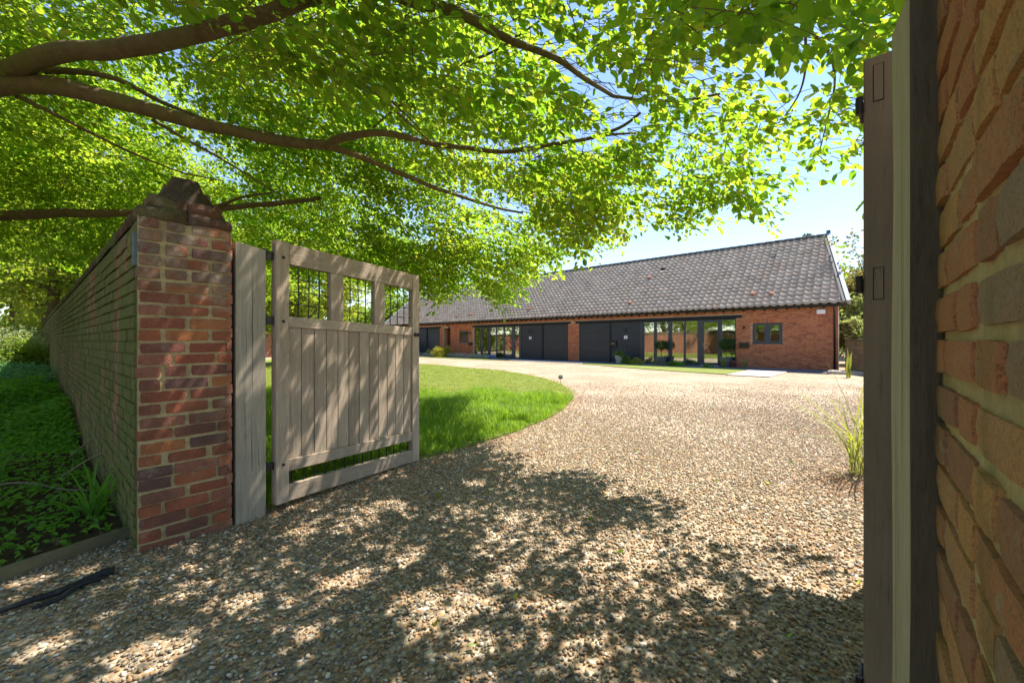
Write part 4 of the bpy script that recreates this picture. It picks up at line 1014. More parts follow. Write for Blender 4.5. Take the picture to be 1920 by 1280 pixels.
# along the boughs the leaves sit above and behind, so the bark shows
lp = []
for P_, r0, r1 in limbs[:7]:
    Q = np.array([tuple(p) for p in P_]); Q = Q[Q[:, 1] > .3]; A_ = proj(Q); 
    for i in range(len(A_)-1):
        for t_ in np.linspace(0, 1, 12, endpoint=False): lp.append((*(A_[i]*(1-t_)+A_[i+1]*t_), (Q[i]*(1-t_)+Q[i+1]*t_)[1], max(r0*.9, .03)))
lp = np.array(lp); block = np.zeros(len(LC), bool); idx = np.where(vis)[0]
for s0 in range(0, len(idx), 20000):
    ii = idx[s0:s0+20000]; dx = pr[ii, None, 0]-lp[None, :, 0]; dy = pr[ii, None, 1]-lp[None, :, 1]
    hit = (dx*dx+dy*dy < (F*lp[None, :, 3]/lp[None, :, 2]+15)**2) & (LC[ii, 1][:, None] < lp[None, :, 2]+.02); block[ii] = hit.any(1)
block &= g.random(len(LC)) < .93
# leaves removed along the sun's line to shape sun patches on drive and gate
gap = np.zeros(len(LC), bool); sn = np.array(SUN)
wob = np.array([noise.noise(Vector((c[0]*3.2, c[1]*3.2, 1))) for c in LC])
spots = [((*ground(x, y)[:2], 0), r) for x, y, r in ((820,1150,.20),(870,1210,.13),(650,1085,.11),(720,950,.15),(640,985,.13),(560,1000,.12),(250,1240,.15),(90,1205,.12),(430,1130,.10),(1180,1010,.14),(1360,985,.2),(1490,1080,.22),(1110,1245,.08),(940,1080,.10),(1050,1010,.08),(1150,925,.10),(880,905,.12),(330,1120,.08),(560,1190,.07),(1000,1140,.09),(1290,1100,.12),(760,1040,.08))]
spots += [((-1.5, 3.37, .55), .11), ((-1.2, 3.9, .75), .12), ((-1.35, 3.6, 1.0), .06), ((-1.1, 4.1, 1.15), .06), ((-1.8, 2.9, .95), .05), ((-1.6, 3.2, .25), .09)]
for c, r in spots:
    v = LC-np.array(c); d = np.linalg.norm(v-np.outer(v@sn, sn), axis=1); gap |= d < r*(1+.9*wob)
gap &= g.random(len(LC)) < .96
ok = near_ok & ~block & ~gap; LC, LD, LN, LS, vis, dist = LC[ok], LD[ok], LN[ok], LS[ok], vis[ok], dist[ok]
sc_ = np.where(vis, LS/dist, 0); big = np.argsort(-sc_)[:300]; rest = np.ones(len(LC), bool); rest[big] = False
tag(obj_mesh('foliage', leaf_mesh('foliage', M['beech'], LC[rest], LN[rest], LD[rest], LS[rest], LS[rest]*.68, .12), beech), kind='stuff')
tag(mb_t.build('twigs', M['bark'], beech, False, fix=False), kind='stuff')
LM = []
for v in range(4):      # single near leaves: oval with a wavy rim and a sunk midrib
    b = MB(); n = 7; vs = []
    for k in range(n+1):
        t_ = k/n; wd = .34*math.sin(math.pi*min(1, t_*1.0+.02))**.75*(1-.25*t_)*(1+.04*math.sin(k*2+v)); z = -.10*t_*t_
        vs += [(t_, 0, z), (t_, wd, z+.07+.015*math.sin(k*2.1+v)), (t_, -wd, z+.07+.015*math.cos(k*1.9+v))]
    fs = []
    for k in range(n): a = 3*k; fs += [(a, a+3, a+4, a+1), (a, a+2, a+5, a+3)]
    b.add(vs, fs); me = b.mesh('leaf', M['beech_o'], True, fix=False); LM.append(me)
for k, i in enumerate(big):
    d = Vector(LD[i]); n_ = Vector(LN[i]); s_ = n_.cross(d); L = float(LS[i])
    obj_mesh('leaf', LM[k % 4], beech, Matrix(((d.x*L, s_.x*L, n_.x*L, LC[i][0]), (d.y*L, s_.y*L, n_.y*L, LC[i][1]), (d.z*L, s_.z*L, n_.z*L, LC[i][2]), (0,0,0,1))))

# ------------------------------------------------------------------ scattering of uncountable stuff by geometry nodes
def scatter(name, srcs, P, Rz, scale, tilt=None, kind='stuff', parent=None):
    col = bpy.data.collections.new(name+'_pieces')
    for k, me in enumerate(srcs):
        o = bpy.data.objects.new('%s_piece_%d' % (name, k), me); col.objects.link(o)
    me = bpy.data.meshes.new(name); n = len(P); me.vertices.add(n); me.vertices.foreach_set('co', np.asarray(P, np.float32).ravel())
    rot = np.zeros((n, 3), np.float32); rot[:, 2] = Rz
    if tilt is not None: rot[:, :2] = tilt
    a = me.attributes.new('rot', 'FLOAT_VECTOR', 'POINT'); a.data.foreach_set('vector', rot.ravel())
    a = me.attributes.new('scl', 'FLOAT', 'POINT'); a.data.foreach_set('value', np.asarray(scale, np.float32))
    a = me.attributes.new('pick', 'INT', 'POINT'); a.data.foreach_set('value', np.random.default_rng(5).integers(0, len(srcs), n).astype(np.int32))
    o = bpy.data.objects.new(name, me); link(o, parent); tag(o, kind=kind)
    ng = bpy.data.node_groups.new(name+'_scatter', 'GeometryNodeTree')
    ng.interface.new_socket('Geometry', in_out='INPUT', socket_type='NodeSocketGeometry'); ng.interface.new_socket('Geometry', in_out='OUTPUT', socket_type='NodeSocketGeometry')
    N = ng.nodes; gi = N.new('NodeGroupInput'); go = N.new('NodeGroupOutput'); ip = N.new('GeometryNodeInstanceOnPoints'); ci = N.new('GeometryNodeCollectionInfo')
    ci.inputs['Collection'].default_value = col; ci.inputs['Separate Children'].default_value = True; ci.inputs['Reset Children'].default_value = True
    def na(nm, ty): x = N.new('GeometryNodeInputNamedAttribute'); x.data_type = ty; x.inputs['Name'].default_value = nm; return x.outputs['Attribute']
    e2r = N.new('FunctionNodeEulerToRotation'); Lk = ng.links.new
    Lk(gi.outputs[0], ip.inputs['Points']); Lk(ci.outputs[0], ip.inputs['Instance']); ip.inputs['Pick Instance'].default_value = True
    Lk(na('pick', 'INT'), ip.inputs['Instance Index']); Lk(na('rot', 'FLOAT_VECTOR'), e2r.inputs[0]); Lk(e2r.outputs[0], ip.inputs['Rotation']); Lk(na('scl', 'FLOAT'), ip.inputs['Scale'])
    Lk(ip.outputs[0], go.inputs[0]); md = o.modifiers.new('scatter', 'NODES'); md.node_group = ng; return o
def pebble(seed, sub=1):
    r = random.Random(seed); bm = bmesh.new(); bmesh.ops.create_icosphere(bm, subdivisions=sub, radius=.5); sx, sy, sz = r.uniform(.8,1.1), r.uniform(.6,.85), r.uniform(.38,.6)
    for v in bm.verts:
        k = 1+.22*noise.noise(v.co*2.2+Vector((seed*3.1, 0, 0))); v.co = Vector((v.co.x*sx*k, v.co.y*sy*k, v.co.z*sz*k))
    me = bpy.data.meshes.new('pebble'); bm.to_mesh(me); bm.free(); me.materials.append(M['stone']); smooth(me); return me
LAWN_A = [(p[0], p[1]) for p in LAWN]
g = np.random.default_rng(21)
def frustum_pts(n, y0, y1, m=.5, lo=-1.30, hi=1.0):
    Y = np.sqrt(g.random(n)*(y1*y1-y0*y0)+y0*y0); X = g.uniform(lo, hi, n)*Y+g.uniform(-m, m, n); return X, Y
Xs, Ys, Ss = [], [], []
n = 620000; X, Y = frustum_pts(n, .9, 13); area = 2.3*(13**2-.81)/2+13
keep = g.random(n)*(n/area) < np.interp(Y, [.9, 2.2, 3.2, 4.5, 7, 10, 13], [7000, 6200, 4600, 3000, 1500, 420, 0])*np.array([.86+.5*noise.noise(Vector((x*.8, y*.45, 2))) for x, y in zip(X, Y)]); X, Y = X[keep], Y[keep]; n = len(X)
Xs.append(X); Ys.append(Y); Ss.append(g.uniform(0, 1, n)**1.6*.017+np.interp(Y, [1, 5, 13], [.0095, .011, .012]))
X, Y, Sz = map(np.concatenate, (Xs, Ys, Ss))
bed = [(-2.45,2.7),(-3.1,1.2),(-12,-8),(-30,10),(-27,23.5),(-2.45,2.75)]
off = (X-JL.x)*U1.x+(Y-JL.y)*U1.y; wallm = (off > -.02) & (off < .5) & (((X-JL.x)*U2.x+(Y-JL.y)*U2.y) < 0)
ok = ~inside(X, Y, LAWN_A) & ~inside(X, Y, bed) & ~wallm & (((X-JR.x)*U2.x+(Y-JR.y)*U2.y) < .05)
ok |= (Y > 3) & (X > 0) & ~inside(X, Y, LAWN_A)
X, Y, Sz = X[ok], Y[ok], Sz[ok]; n = len(X); print('pebbles', n)
scatter('gravel', [pebble(k) for k in range(7)], np.stack([X, Y, Sz*.12+g.uniform(0, .006, n)], 1), g.uniform(0, 6.28, n), Sz, g.normal(0, .3, (n, 2)))
# orange bud scales and leaf litter drifting along the edges
def flake(seed):
    b = MB(); r = random.Random(seed); b.add([(0,0,0),(.35,.18,.05),(1,0,.1),(.4,-.2,.08)], [(0,1,2,3)]); return b.mesh('flake', M['litter'], fix=False)
P_ = []
for _ in range(13000):
    q = random.random()
    if q < .45: c = random.choice(LAWN[:95]); x, y = c[0]+random.gauss(.12, .14), c[1]+random.gauss(-.08, .14)
    elif q < .6: x, y = random.gauss(3.0, .25), random.gauss(3.6, .2)
    else: y = 1.2+4*random.random()**.8; x = random.uniform(-1.0, .8)*y; 
    if q >= .6 and noise.noise(Vector((x*1.3, y*1.3, 5))) < .12: continue
    P_.append((x, y, .016))
P_ = np.array(P_); n = len(P_); scatter('leaf_litter', [flake(1), flake(2)], P_, g.uniform(0, 6.28, n), g.uniform(.010, .026, n), g.normal(0, .35, (n, 2)))
n = 90; X, Y = frustum_pts(n, 1.2, 6.5); ok = ~inside(X, Y, LAWN_A) & ~inside(X, Y, bed); X, Y = X[ok], Y[ok]; n = len(X)
scatter('fallen_leaves', LM[:2], np.stack([X, Y, np.full(n, .028)], 1), g.uniform(0, 6.28, n), g.uniform(.025, .05, n), g.normal(0, .5, (n, 2)))
# grass
def tuft(seed, n, h, w_, sp, lean, mat):
    r = random.Random(seed); b = MB()
    for _ in range(n):
        a = r.uniform(0, 6.28); x, y = r.gauss(0, sp), r.gauss(0, sp); hh = h*r.uniform(.55, 1.1); l = lean*r.uniform(.2, 1)*hh; ca, sa = math.cos(a), math.sin(a); px_, py_ = -sa*w_/2, ca*w_/2
        b.add([(x-px_, y-py_, 0), (x+px_, y+py_, 0), (x+ca*l*.35+px_*.8, y+sa*l*.35+py_*.8, hh*.6), (x+ca*l*.35-px_*.8, y+sa*l*.35-py_*.8, hh*.6), (x+ca*l, y+sa*l, hh*r.uniform(.85, 1))], [(0,1,2,3), (3,2,4)])
    return b.mesh('tuft', mat, fix=False)
tall = [tuft(k, 16, .26, .007, .04, .55, M['blade']) for k in range(5)]
mid = [tuft(k+9, 14, .085, .006, .035, .7, M['blade']) for k in range(3)]
short = [tuft(k+20, 12, .04, .006, .045, .8, M['blade_s']) for k in range(4)]
n = 60000; X = g.uniform(-8, 1.6, n); Y = g.uniform(2.8, 13, n); ok = inside(X, Y, LAWN_A); X, Y = X[ok], Y[ok]
edge = np.array([min(math.hypot(x-c[0], y-c[1]) for c in LAWN[:100:4]) for x, y in zip(X, Y)])
nz_ = np.array([noise.noise(Vector((x*.9, y*.9, 0))) for x, y in zip(X, Y)])
tl = (Y < 8.6+nz_*1.2-.25*np.clip(X, -2, 2)) & (edge > .28+.25*nz_)
md = ~tl & (Y < 9.0); T = np.stack([X, Y, np.full(len(X), .03)], 1)
k = tl & (g.random(len(X)) < .55); n = k.sum(); scatter('tall_grass', tall, T[k], g.uniform(0, 6.28, n), (.75+.5*nz_[k])*g.uniform(.7, 1.25, n), g.normal(0, .12, (n, 2)))
k = md; n = k.sum(); scatter('rough_grass', mid, T[k], g.uniform(0, 6.28, n), g.uniform(.6, 1.3, n), g.normal(0, .15, (n, 2)))
n = 26000; X = g.uniform(-14, 1.6, n); Y = 8+14*g.random(n)**1.3; ok = inside(X, Y, LAWN_A) & (X/Y > -.75); X, Y = X[ok], Y[ok]; n = len(X)
scatter('short_grass', short, np.stack([X, Y, np.full(n, .033)], 1), g.uniform(0, 6.28, n), g.uniform(.7, 1.5, n), g.normal(0, .15, (n, 2)))
# ------------------------------------------------------------------ shady bed left of the wall
sheet('planting_bed', [(-2.44,2.66),(-3.1,1.25),(-5,-2.5),(-40,-2),(-40,34),(-36,31.3)], .02, M['soil'])
g = np.random.default_rng(33)
def cover(name, n, region, zf, size, mat, seed, up=.8):
    g = np.random.default_rng(seed); x0, x1, y0, y1 = region; X = g.uniform(x0, x1, n*3); Y = g.uniform(y0, y1, n*3)
    sgn = (X-JL.x)*U1.x+(Y-JL.y)*U1.y; ok = (sgn < -.05) & (X/np.maximum(Y, .1) > -1.6) & (X < -2.5-.45*(2.6-np.minimum(Y, 2.6))); X, Y = X[ok][:n], Y[ok][:n]; n = len(X)
    nz = np.array([noise.noise(Vector((x*1.1, y*1.1, seed))) for x, y in zip(X, Y)]); hh = zf(X, Y)*(1+.6*nz); keep = hh > .03
    X, Y, hh = X[keep], Y[keep], hh[keep]; n = len(X); Z = .02+hh*g.random(n)**.5
    N_ = g.normal(0, .45, (n, 3))+np.array([0, 0, 1.]); D_ = g.normal(0, 1, (n, 3)); D_[:, 2] *= .3; D_ -= N_*(np.sum(D_*N_, 1)/np.sum(N_*N_, 1))[:, None]; s = size*g.uniform(.6, 1.3, n)
    return tag(obj_mesh(name, leaf_mesh(name, M[mat], np.stack([X, Y, Z], 1), N_, D_, s, s*.62)), kind='stuff')
cover('ground_cover', 42000, (-12, -2.5, 4.3, 9.5), lambda x, y: .40*np.clip((y-4.4)/1.3, 0, 1), .055, 'cover', 1)
cover('low_weeds', 1500, (-5, -2.4, 1.2, 4.4), lambda x, y: .09+0*x, .045, 'cover', 2)
cover('woodland_plants', 20000, (-22, -6, 8.5, 17), lambda x, y: .55+0*x, .09, 'cover_b', 3)
cover('fallen_leaves', 5000, (-9, -2.4, .8, 5), lambda x, y: .035+0*x, .05, 'litter', 4) if False else None
n = 3500; X = g.uniform(-7, -2.5, n); Y = g.uniform(1.2, 5, n); ok = ((X-JL.x)*U1.x+(Y-JL.y)*U1.y < -.05) & (X < -2.55-.45*(2.6-np.minimum(Y, 2.6))); X, Y = X[ok], Y[ok]; n = len(X)
M['deadleaf'] = leafy('dead_brown_leaf', [(.12,.07,.035),(.2,.11,.05),(.09,.05,.03)], .15, 'object', (1.1,1,1))
b = MB(); b.add([(0,0,0),(.4,.28,.1),(1,0,.05),(.4,-.28,.12)], [(0,1,2,3)]); dl_ = b.mesh('dead_leaf', M['deadleaf'], fix=False)
scatter('dead_leaves', [dl_], np.stack([X, Y, np.full(n, .03)], 1), g.uniform(0, 6.28, n), g.uniform(.03, .06, n), g.normal(0, .4, (n, 2)))
def strap_plant(name, label, base, n, L, wd, mat, seed, spread=1., group=None, cat='plant', rise=.9, stems=0, azi=None):
    r = random.Random(seed); t = thing(name, base, label, cat, group); base = Vector(base)
    for k in range(n):
        b = MB(); a = r.uniform(0, 6.28) if azi is None else azi+r.gauss(0, 1.0); l = L*r.uniform(.55, 1.1); ca, sa = math.cos(a), math.sin(a); m = 7; tilt = r.uniform(.25, 1.0)*spread; tw = r.uniform(-.3, .3)
        st = base+Vector((r.gauss(0, .04), r.gauss(0, .04), 0)); vs = []; x = z = 0
        for i in range(m+1):
            f = i/m; ang = math.pi/2*rise*(1)-tilt*f*1.9; 
            if i: x += math.cos(ang)*l/m; z += math.sin(ang)*l/m
            w_ = wd*.5*math.sin(math.pi*(.12+.86*f))**.6 if f < .98 else .0006
            p = st+Vector((ca*x, sa*x, max(z, -.0))); s_ = Vector((-sa, ca, tw))*w_; vs += [p-s_, p+Vector((0,0,-w_*.5)), p+s_]
        fs = []
        for i in range(m): q = 3*i; fs += [(q, q+3, q+4, q+1), (q+1, q+4, q+5, q+2)]
        b.add(vs, fs); o = b.build('leaf', M[mat], t, True, fix=False)
    return t
sp = [((-2.95,2.9),'strap leaved clump arching over the edging board, nearest the wall end'),((-3.45,2.55),'middle strap leaved clump behind the edging board'),((-3.95,2.9),'strap leaved clump at the left edge of the shady bed'),((-2.62,3.05),'small strap leaved tuft at the foot of the mossy wall'),((-4.6,3.6),'strap leaved clump further back in the dark bed')]
for k, ((x, y), lb) in enumerate(sp): strap_plant('strap_leaf_plant', lb, (x, y, .02), 26 if k != 3 else 12, .42 if k != 3 else .22, .022, 'cover', 40+k, .8, 'strap leaved plants in the shady bed')
# brambly stems lying in the bed
for k, (pts, lb) in enumerate(((((-3.9,3.5,.05),(-3.5,3.55,.3),(-3.05,3.3,.22),(-2.8,3.1,.03)), 'pale bent stem arching over the dark bed'), (((-4.6,3.1,.03),(-4.0,3.3,.12),(-3.4,3.2,.1),(-2.9,3.4,.05)), 'long thin dead stem lying across the bed'), (((-3.3,3.9,.1),(-3.0,3.7,.42),(-2.85,3.45,.3),(-2.9,3.3,.1)), 'looped dead bramble stem near the wall foot'), (((-4.4,4.1,.1),(-3.9,4.0,.38),(-3.4,4.1,.3),(-3.1,3.8,.15)),'bramble stem at the back of the dark bed'))):
    b = MB(); P_ = [Vector(p) for p in pts]; cr = []
    for i in range(len(P_)-1):
        a, b2, c, d = P_[max(i-1,0)], P_[i], P_[i+1], P_[min(i+2,len(P_)-1)]
        for q in range(6): t_ = q/6; cr.append(.5*((2*b2)+(c-a)*t_+(2*a-5*b2+4*c-d)*t_*t_+(3*b2-a-3*c+d)*t_**3))
    b.tube(cr, .007, 5); tag(b.build('bramble_stem', M['twig'], sm=True), lb, 'stem', 'dead stems in the shady bed')
for k, (x, y, a_, L, lb) in enumerate(((985,1050,.5,.16,'short dry twig lying on the gravel'),(960,1165,1.0,.13,'dry twig on the sunlit patch of gravel, lower right of centre'),(1180,980,-.4,.12,'thin twig on the shaded gravel right of centre'),(700,1130,.2,.10,'tiny curved twig on the shaded gravel in front'))):
    p = ground(x, y, .02); b = MB(); d = Vector((math.cos(a_), math.sin(a_), 0)); b.tube([p, p+d*L*.5+Vector((.01,-.01,.012)), p+d*L], [.003,.0025,.001], 5); tag(b.build('dry_twig', M['twig']), lb, 'twig', 'dry twigs on the gravel')
# reed clump by the right gate
strap_plant('reed_clump', 'tall yellow green reedy clump at the drive edge, half hidden by the right gate', (3.24, 3.85, 0), 42, 1.05, .013, 'bamboo', 71, .95, rise=1.0)
strap_plant('reed_clump', 'thin upright yellow reed shoots near the house corner slab', (11.6, 14.2, 0), 9, 1.0, .05, 'bamboo', 72, .15, rise=1.0)

# ------------------------------------------------------------------ shrubs, pots and plants along the house
def shrub(name, label, base, r_, h, n, size, mat, seed, group=None, clumps=26, parent=None):
    g = np.random.default_rng(seed); d = g.normal(0, 1, (clumps, 3)); d[:, 2] = np.abs(d[:, 2]); d /= np.linalg.norm(d, axis=1, keepdims=True)
    Pc = np.array(base)+d*np.array([r_, r_, h])*g.uniform(.45, .85, (clumps, 1)); rad = np.full(clumps, min(r_, h)*.34)
    C_, N_, D_, s = foliage_cloud(Pc, rad, n, size, seed=seed); C_[:, 2] = np.maximum(C_[:, 2], base[2]+.01)
    o = obj_mesh(name, leaf_mesh(name, M[mat], C_, N_, D_, s, s*.6), parent)
    return tag(o, label, 'shrub', group) if parent is None else o
def hb(x, d, z=.04): t_ = tofx(x); return tuple(H(t_, d, z))
def atd(x, d, z=.04):      # along the house at offset d in front, under pixel column x
    px_ = x-960; a = P0+NI*d; t_ = (a.x*F-px_*a.y)/(.7393*F+px_*.6734); return tuple(a+DL*t_+Vector((0,0,z)))
shrub('round_shrub', 'fresh green mound beside the white pot by the dark boarding', atd(1173, -.75), .36, .5, 900, .06, 'tree_a', 1)
shrub('round_shrub', 'small dark ball bush just behind the green mound', atd(1170, -.35), .26, .75, 700, .05, 'topiary', 2)
shrub('flowering_shrub', 'low mound of yellow flowers at the left end of the glazing', atd(1194, -.8), .42, .42, 900, .05, 'yellow', 3)
shrub('dry_perennial', 'brownish dried perennial in front of the left panes', atd(1234, -.8), .4, .4, 350, .05, 'drygrass', 4)
shrub('low_shrub', 'flat dark green cushion before the two middle panes', atd(1262, -.85), .40, .30, 800, .05, 'tree_a', 5)
shrub('low_shrub', 'second green cushion to the right of the flat dark one', atd(1272, -.95), .36, .26, 700, .05, 'cover', 6)
shrub('low_shrub', 'small green cushion below the glazed door', atd(1328, -1.0), .32, .18, 500, .045, 'cover', 7)
for k, (x, lb) in enumerate(((1357, 'tufty ornamental grass in front of the right hand pot'), (1397, 'pale tufty grass under the letter box'))):
    strap_plant('ornamental_grass', lb, atd(x, -.95), 110, .52, .012, 'drygrass' if k else 'bamboo', 90+k, .6, 'ornamental grasses by the house', rise=1.0)
shrub('golden_shrub', 'golden yellow bush against the brick at the far dwelling', atd(832, -1.2), .95, .95, 3200, .08, 'yellow', 8)
shrub('upright_shrub', 'small pale green upright shrub left of the golden bush', atd(806, -.9), .35, .75, 700, .07, 'bush_pale', 9)
shrub('golden_shrub', 'small lime cushion left of the blue flowers', atd(889, -1.2), .33, .33, 600, .05, 'yellow', 10)
for k, (x, ln, lb) in enumerate(((800, 1.6, 'silver leaved edging plants left of the golden bush'), (866, 2.0, 'silver leaved edging plants under the far small window'), (902, 1.0, 'short silver leaved cushion right of the lime cushion'))):
    g = np.random.default_rng(k+60); c = Vector(atd(x, -1.3)); cl = np.array([tuple(c+DL*g.uniform(-ln, ln)*.8+Vector((0,0,g.uniform(.05, .22)))) for _ in range(26)])
    C_, N_, D_, s = foliage_cloud(cl, np.full(26, .2), 1500, .05, seed=k); tag(obj_mesh('silver_plant', leaf_mesh('silver_plant', M['silver'], C_, N_, D_, s, s*.5)), lb, 'plant', 'silver edging plants')
shrub('green_shrub', 'dark green low shrub in front of the far glazing', atd(908, -.8), .5, .45, 800, .06, 'tree_a', 12)
M['blueflower'] = leafy('blue_flower', [(.10,.2,.5),(.2,.3,.6)], .2, tcol=(1,1,1))
shrub('flowering_shrub', 'low clump of blue flowers before the far glazing', atd(919, -1.0), .4, .35, 700, .05, 'blueflower', 13)
# pots
def pot(label, base, r0, r1, h, mat, square=False):
    t = thing('plant_pot', base, label, 'pot'); b = MB(); n = 4 if square else 20
    b.lathe([(r0, 0), (r1, h*.9), (r1*1.06, h*.9), (r1*1.06, h), (r1*.92, h), (r1*.9, h-.04)], c=base, n=n); b.build('pot_body', M[mat], t, not square)
    b = MB(); b.lathe([(r1*.9, h-.05), (r1*.5, h-.035)], c=base, n=n); b.build('potting_soil', M['soil'], t); return t
def topiary(label, base, h, r_, seed, mat='topiary'):
    t = thing('topiary_tree', base, label, 'tree'); b = MB(); bb_ = Vector(base); b.tube([bb_, bb_+Vector((.01,0,h*.5)), bb_+Vector((0,0,h))], .018, 7); b.build('trunk', M['bark'], t)
    g = np.random.default_rng(seed); d = g.normal(0, 1, (90, 3)); d /= np.linalg.norm(d, axis=1, keepdims=True); Pc = np.array(bb_+Vector((0,0,h+r_*.6)))+d*np.array([r_, r_, r_*.8])*.8
    C_, N_, D_, s = foliage_cloud(Pc, np.full(90, .09), 2200, .05, seed=seed); tag(obj_mesh('crown', leaf_mesh('crown', M[mat], C_, N_, D_, s, s*.5), t), kind='stuff')
q = atd(1160.5, -.85); pot('tapered white pot holding a round grey green bush by the dark boarding', q, .15, .22, .42, 'potwhite'); shrub('round_shrub', 'round grey green bush growing in the white pot', (q[0], q[1], .42), .30, .42, 1100, .05, 'tree_a', 21)
q = atd(1240, -.42); pot('wide grey pot with standard bay tree before the left panes', q, .2, .3, .42, 'potgrey', True); topiary('standard bay tree with round head in the left grey pot', (q[0], q[1], .4), .45, .33, 31)
q = atd(1361, -.42); pot('wide grey pot with standard bay tree by the right pane', q, .22, .31, .45, 'potgrey', True); topiary('standard bay tree with round head in the right grey pot', (q[0], q[1], .42), .48, .36, 32)
q = atd(1374, -.35); pot('small brown pot beside the right grey pot', q, .1, .14, .3, 'terra')
# edging sign on its stake
q = ground(1051, 719); t = thing('garden_marker', q, 'small green square marker on a thin stake at the tip of the lawn', 'marker')
b = MB(); b.tube([q, q+Vector((0,0,.16))], .006, 6); b.build('stake', M['iron'], t); b = MB(); c = q+Vector((0,0,.2)); b.box(c.x-.06, c.x+.06, c.y-.02, c.y+.02, c.z-.06, c.z+.055, ch=.006); b.build('marker_plate', M['greenbox'], t)
b = MB(); b.box(c.x-.045, c.x+.045, c.y-.0245, c.y-.0205, c.z-.01, c.z+.045); b.build('marker_face', plain('marker_mirror', (.3,.36,.3), .2), t)

# ------------------------------------------------------------------ white car by the third dwelling
FCAR = frame(H(28.55, -2.0), DL)      # local x runs to the rear (left), y towards the drive is negative
car = thing('parked_car', tuple(H(28.55, -2.0)), 'white parked car whose front wheel peeps out beside the oak gate', 'car')
prof_s = [(0,.38),(.02,.62),(.18,.74),(1.05,.86),(1.85,1.38),(2.5,1.46),(3.3,1.42),(3.95,1.02),(4.12,.95),(4.18,.45)]
b = MB(FCAR); vs = []; 
secs = [(-.80,.93),(-.87,1),(.87,1),(.80,.93)]
low = [(0,.3),(.45,.25),(1.05,.25),(3.05,.25),(3.65,.25),(4.18,.32)]
outl = prof_s+low[::-1]; n = len(outl)
for (y, k_) in ((-.86,.96),(-.90,1),(.90,1),(.86,.96)):
    for (x, z) in outl:
        yy = y*(1 if z < .9 else 1-.28*(z-.9)/.55); vs.append((2.1+(x-2.1)*k_, yy, z*k_+.01))
fs = []
for s_ in range(3):
    for i in range(n): fs.append((s_*n+i, s_*n+(i+1)%n, (s_+1)*n+(i+1)%n, (s_+1)*n+i))
fs.append(tuple(range(n))[::-1]); fs.append(tuple(3*n+i for i in range(n))); b.add(vs, fs); b.build('body', M['carwhite'], car)
for y in (-.905, .905):
    s_ = -1 if y < 0 else 1
    for (x0, x1, q0, q1) in ((1.45, 2.3, .95, 1.33), (2.36, 3.3, .95, 1.35)):
        b = MB(FCAR); tp_ = .28*(1.3-.9)/.55; b.add([(x0-.2*(x0 < 2), y*.985, q0), (x1, y*.985, q0), (x1, y*(1-tp_)*1.01, q1), (x0+.25*(x0 < 2), y*(1-tp_)*1.01, q1)], [(0,1,2,3)]); b.build('side_window', M['black'], car)
    for x in (.75, 3.35):
        MW = FCAR @ Matrix.Translation((x, s_*.80, .32)) @ Matrix.Rotation(-s_*math.pi/2, 4, 'X')
        b = MB(); b.lathe([(.22,0),(.31,.0),(.325,.03),(.325,.12),(.30,.135),(.22,.135)], n=24, M=MW); wo_ = b.build('tyre', M['rubber'], car, True)
        b = MB(); b.lathe([(.05,.13),(.21,.14),(.22,.1)], n=24, M=MW)
        b.build('rim', M['steel'], wo_)
b = MB(FCAR); b.add([(1.1,-.72,.90),(1.1,.72,.90),(1.82,.60,1.36),(1.82,-.60,1.36)], [(0,1,2,3)], FCAR @ Matrix.Translation((-.02,0,.015))); b.build('windscreen', M['black'], car)
for y in (-.7, .7): b = MB(FCAR); b.box(-.0, .12, y-.16, y+.16, .6, .72, ch=.03); b.build('headlight', M['steel'], car)

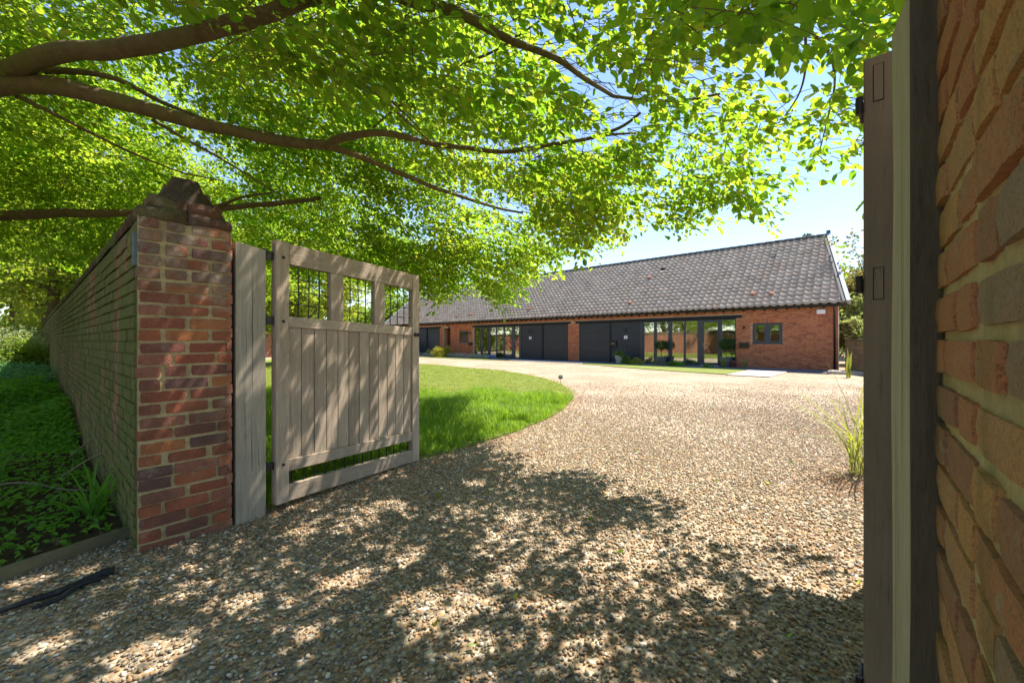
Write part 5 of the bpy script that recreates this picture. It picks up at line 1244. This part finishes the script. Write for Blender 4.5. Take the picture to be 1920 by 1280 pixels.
# ------------------------------------------------------------------ trees round about
bt = [('garden_tree','broad sunlit tree beyond the lawn, seen through the left grille window','tree',(-11.5,22,0),9,4.2,3.6,4.4,26000,.16,'tree_b',101,.22),
 ('garden_tree','leafy tree behind the far pink wall, nearer the house end','tree',(-19,36,0),8,3.6,3.0,3.6,9000,.2,'tree_a',102,.2),
 ('garden_tree','tree over the garden wall between the wall end and the gatepost','tree',(-15.5,19,0),9,4.6,3.6,5.2,15000,.17,'tree_a',103,.25),
 ('woodland_tree','tall lit tree standing outside the wall at far left','tree',(-19.5,17.5,0),11,4.4,4.4,6.0,14000,.18,'tree_b',104,.28),
 ('woodland_tree','tall tree further along outside the wall','tree',(-27,24,0),13,5.5,5.0,7.0,11000,.25,'tree_b',105,.3),
 ('woodland_tree','tree close to the left edge beyond the ground cover','tree',(-16.0,10.5,0),9,3.6,3.0,5.6,9000,.14,'tree_b',106,.25),
 ('woodland_tree','dark tree at the back of the wood on the left','tree',(-36,30,0),15,7,6,7.5,8000,.36,'tree_b',107,.4),
 ('woodland_tree','tree above the far stretch of the mossy wall','tree',(-24,33,0),12,5.5,4.6,5.5,12000,.3,'tree_b',108,.3),
 ('copper_tree','orange leaved small tree right of the house gable','tree',(19.6,23.2,0),6,1.9,1.4,4.1,5500,.14,'tree_o',109,.12),
 ('green_tree','bright leafy tree behind the low wall by the house corner','tree',(18.6,22.2,0),6,2.3,1.6,1.9,11000,.15,'bush_pale',110,.14),
 ('green_tree','deep green tree further back right of the gable','tree',(25,30,0),9,3.6,3.2,4.0,9000,.25,'tree_a',111,.2),
 ('conifer','dark conifer top just showing over the ridge','tree',(24.2,34.3,0),10.5,1.3,1.6,8.7,3500,.2,'tree_c',112,.15),
 ('sparse_tree','thin branched purplish tree beside the right gatepost','tree',(15.9,18.4,0),8,1.5,1.4,5.6,420,.13,'tree_o',113,.07),
 ('far_tree','distant round tree seen through the middle grille window','tree',(-17,58,0),9,4.5,3.6,4.2,7000,.35,'tree_a',114,.3)]
for a in bt: make_tree(a[0], a[1], a[2], a[3], *a[4:11], a[11], a[12], group='trees round the garden' if a[0] == 'garden_tree' else None, clumps=110 if a[8] > 5000 else 22, hollow=.35 if a[0] != 'sparse_tree' else .5, blob=.34 if a[0] != 'sparse_tree' else .2)
for k, (x, y, r_, h, mt, lb) in enumerate(((-15.6,13.0,1.3,1.9,'bush_pale','pale sunlit bush in the wood at the far left'),(-14.6,12.2,.9,1.5,'tree_a','green bush crowding the far stretch of mossy wall'),(-17.8,14.5,1.6,2.2,'bush_pale','larger pale bush behind the sunlit one'),(-20,18,2.2,2.6,'tree_b','broad bush closing the view along the wall'),(-17,17.2,1.4,2.2,'tree_a','dark leaved bush hiding the wall far end'))):
    shrub('woodland_bush', lb, (x, y, 0), r_, h, 5000, .09, mt, 120+k, clumps=60)
g = np.random.default_rng(77)
for k in range(16):      # the belt of trees that closes the horizon
    a = math.radians(-62+k*8.2); R_ = 85+10*math.sin(k*2.3); x, y = R_*math.sin(a), R_*math.cos(a)
    make_tree('horizon_tree', 'distant tree in the belt closing the horizon', 'tree', (x, y, 0), 9, 7.5, 4.0+.6*math.sin(k*1.9), 3.6, 3000, .8, 'tree_a' if k % 3 else 'tree_b', 200+k, .3, 'belt of far trees', clumps=50, hollow=.2)
for k in range(5):       # trees behind the camera, outside the gateway: they fill the reflections and the shade
    x, y = [(-24,4),(-36,7),(-31,-2),(-20,-5),(-14,-9)][k]
    make_tree('roadside_tree', 'roadside tree outside the gateway', 'tree', (x, y, 0), 9, 4.6, 4.4, 4.6, 8000, .22, 'tree_a' if k % 2 else 'tree_b', 300+k, .25, 'roadside trees outside the gateway', clumps=60, hollow=.3)
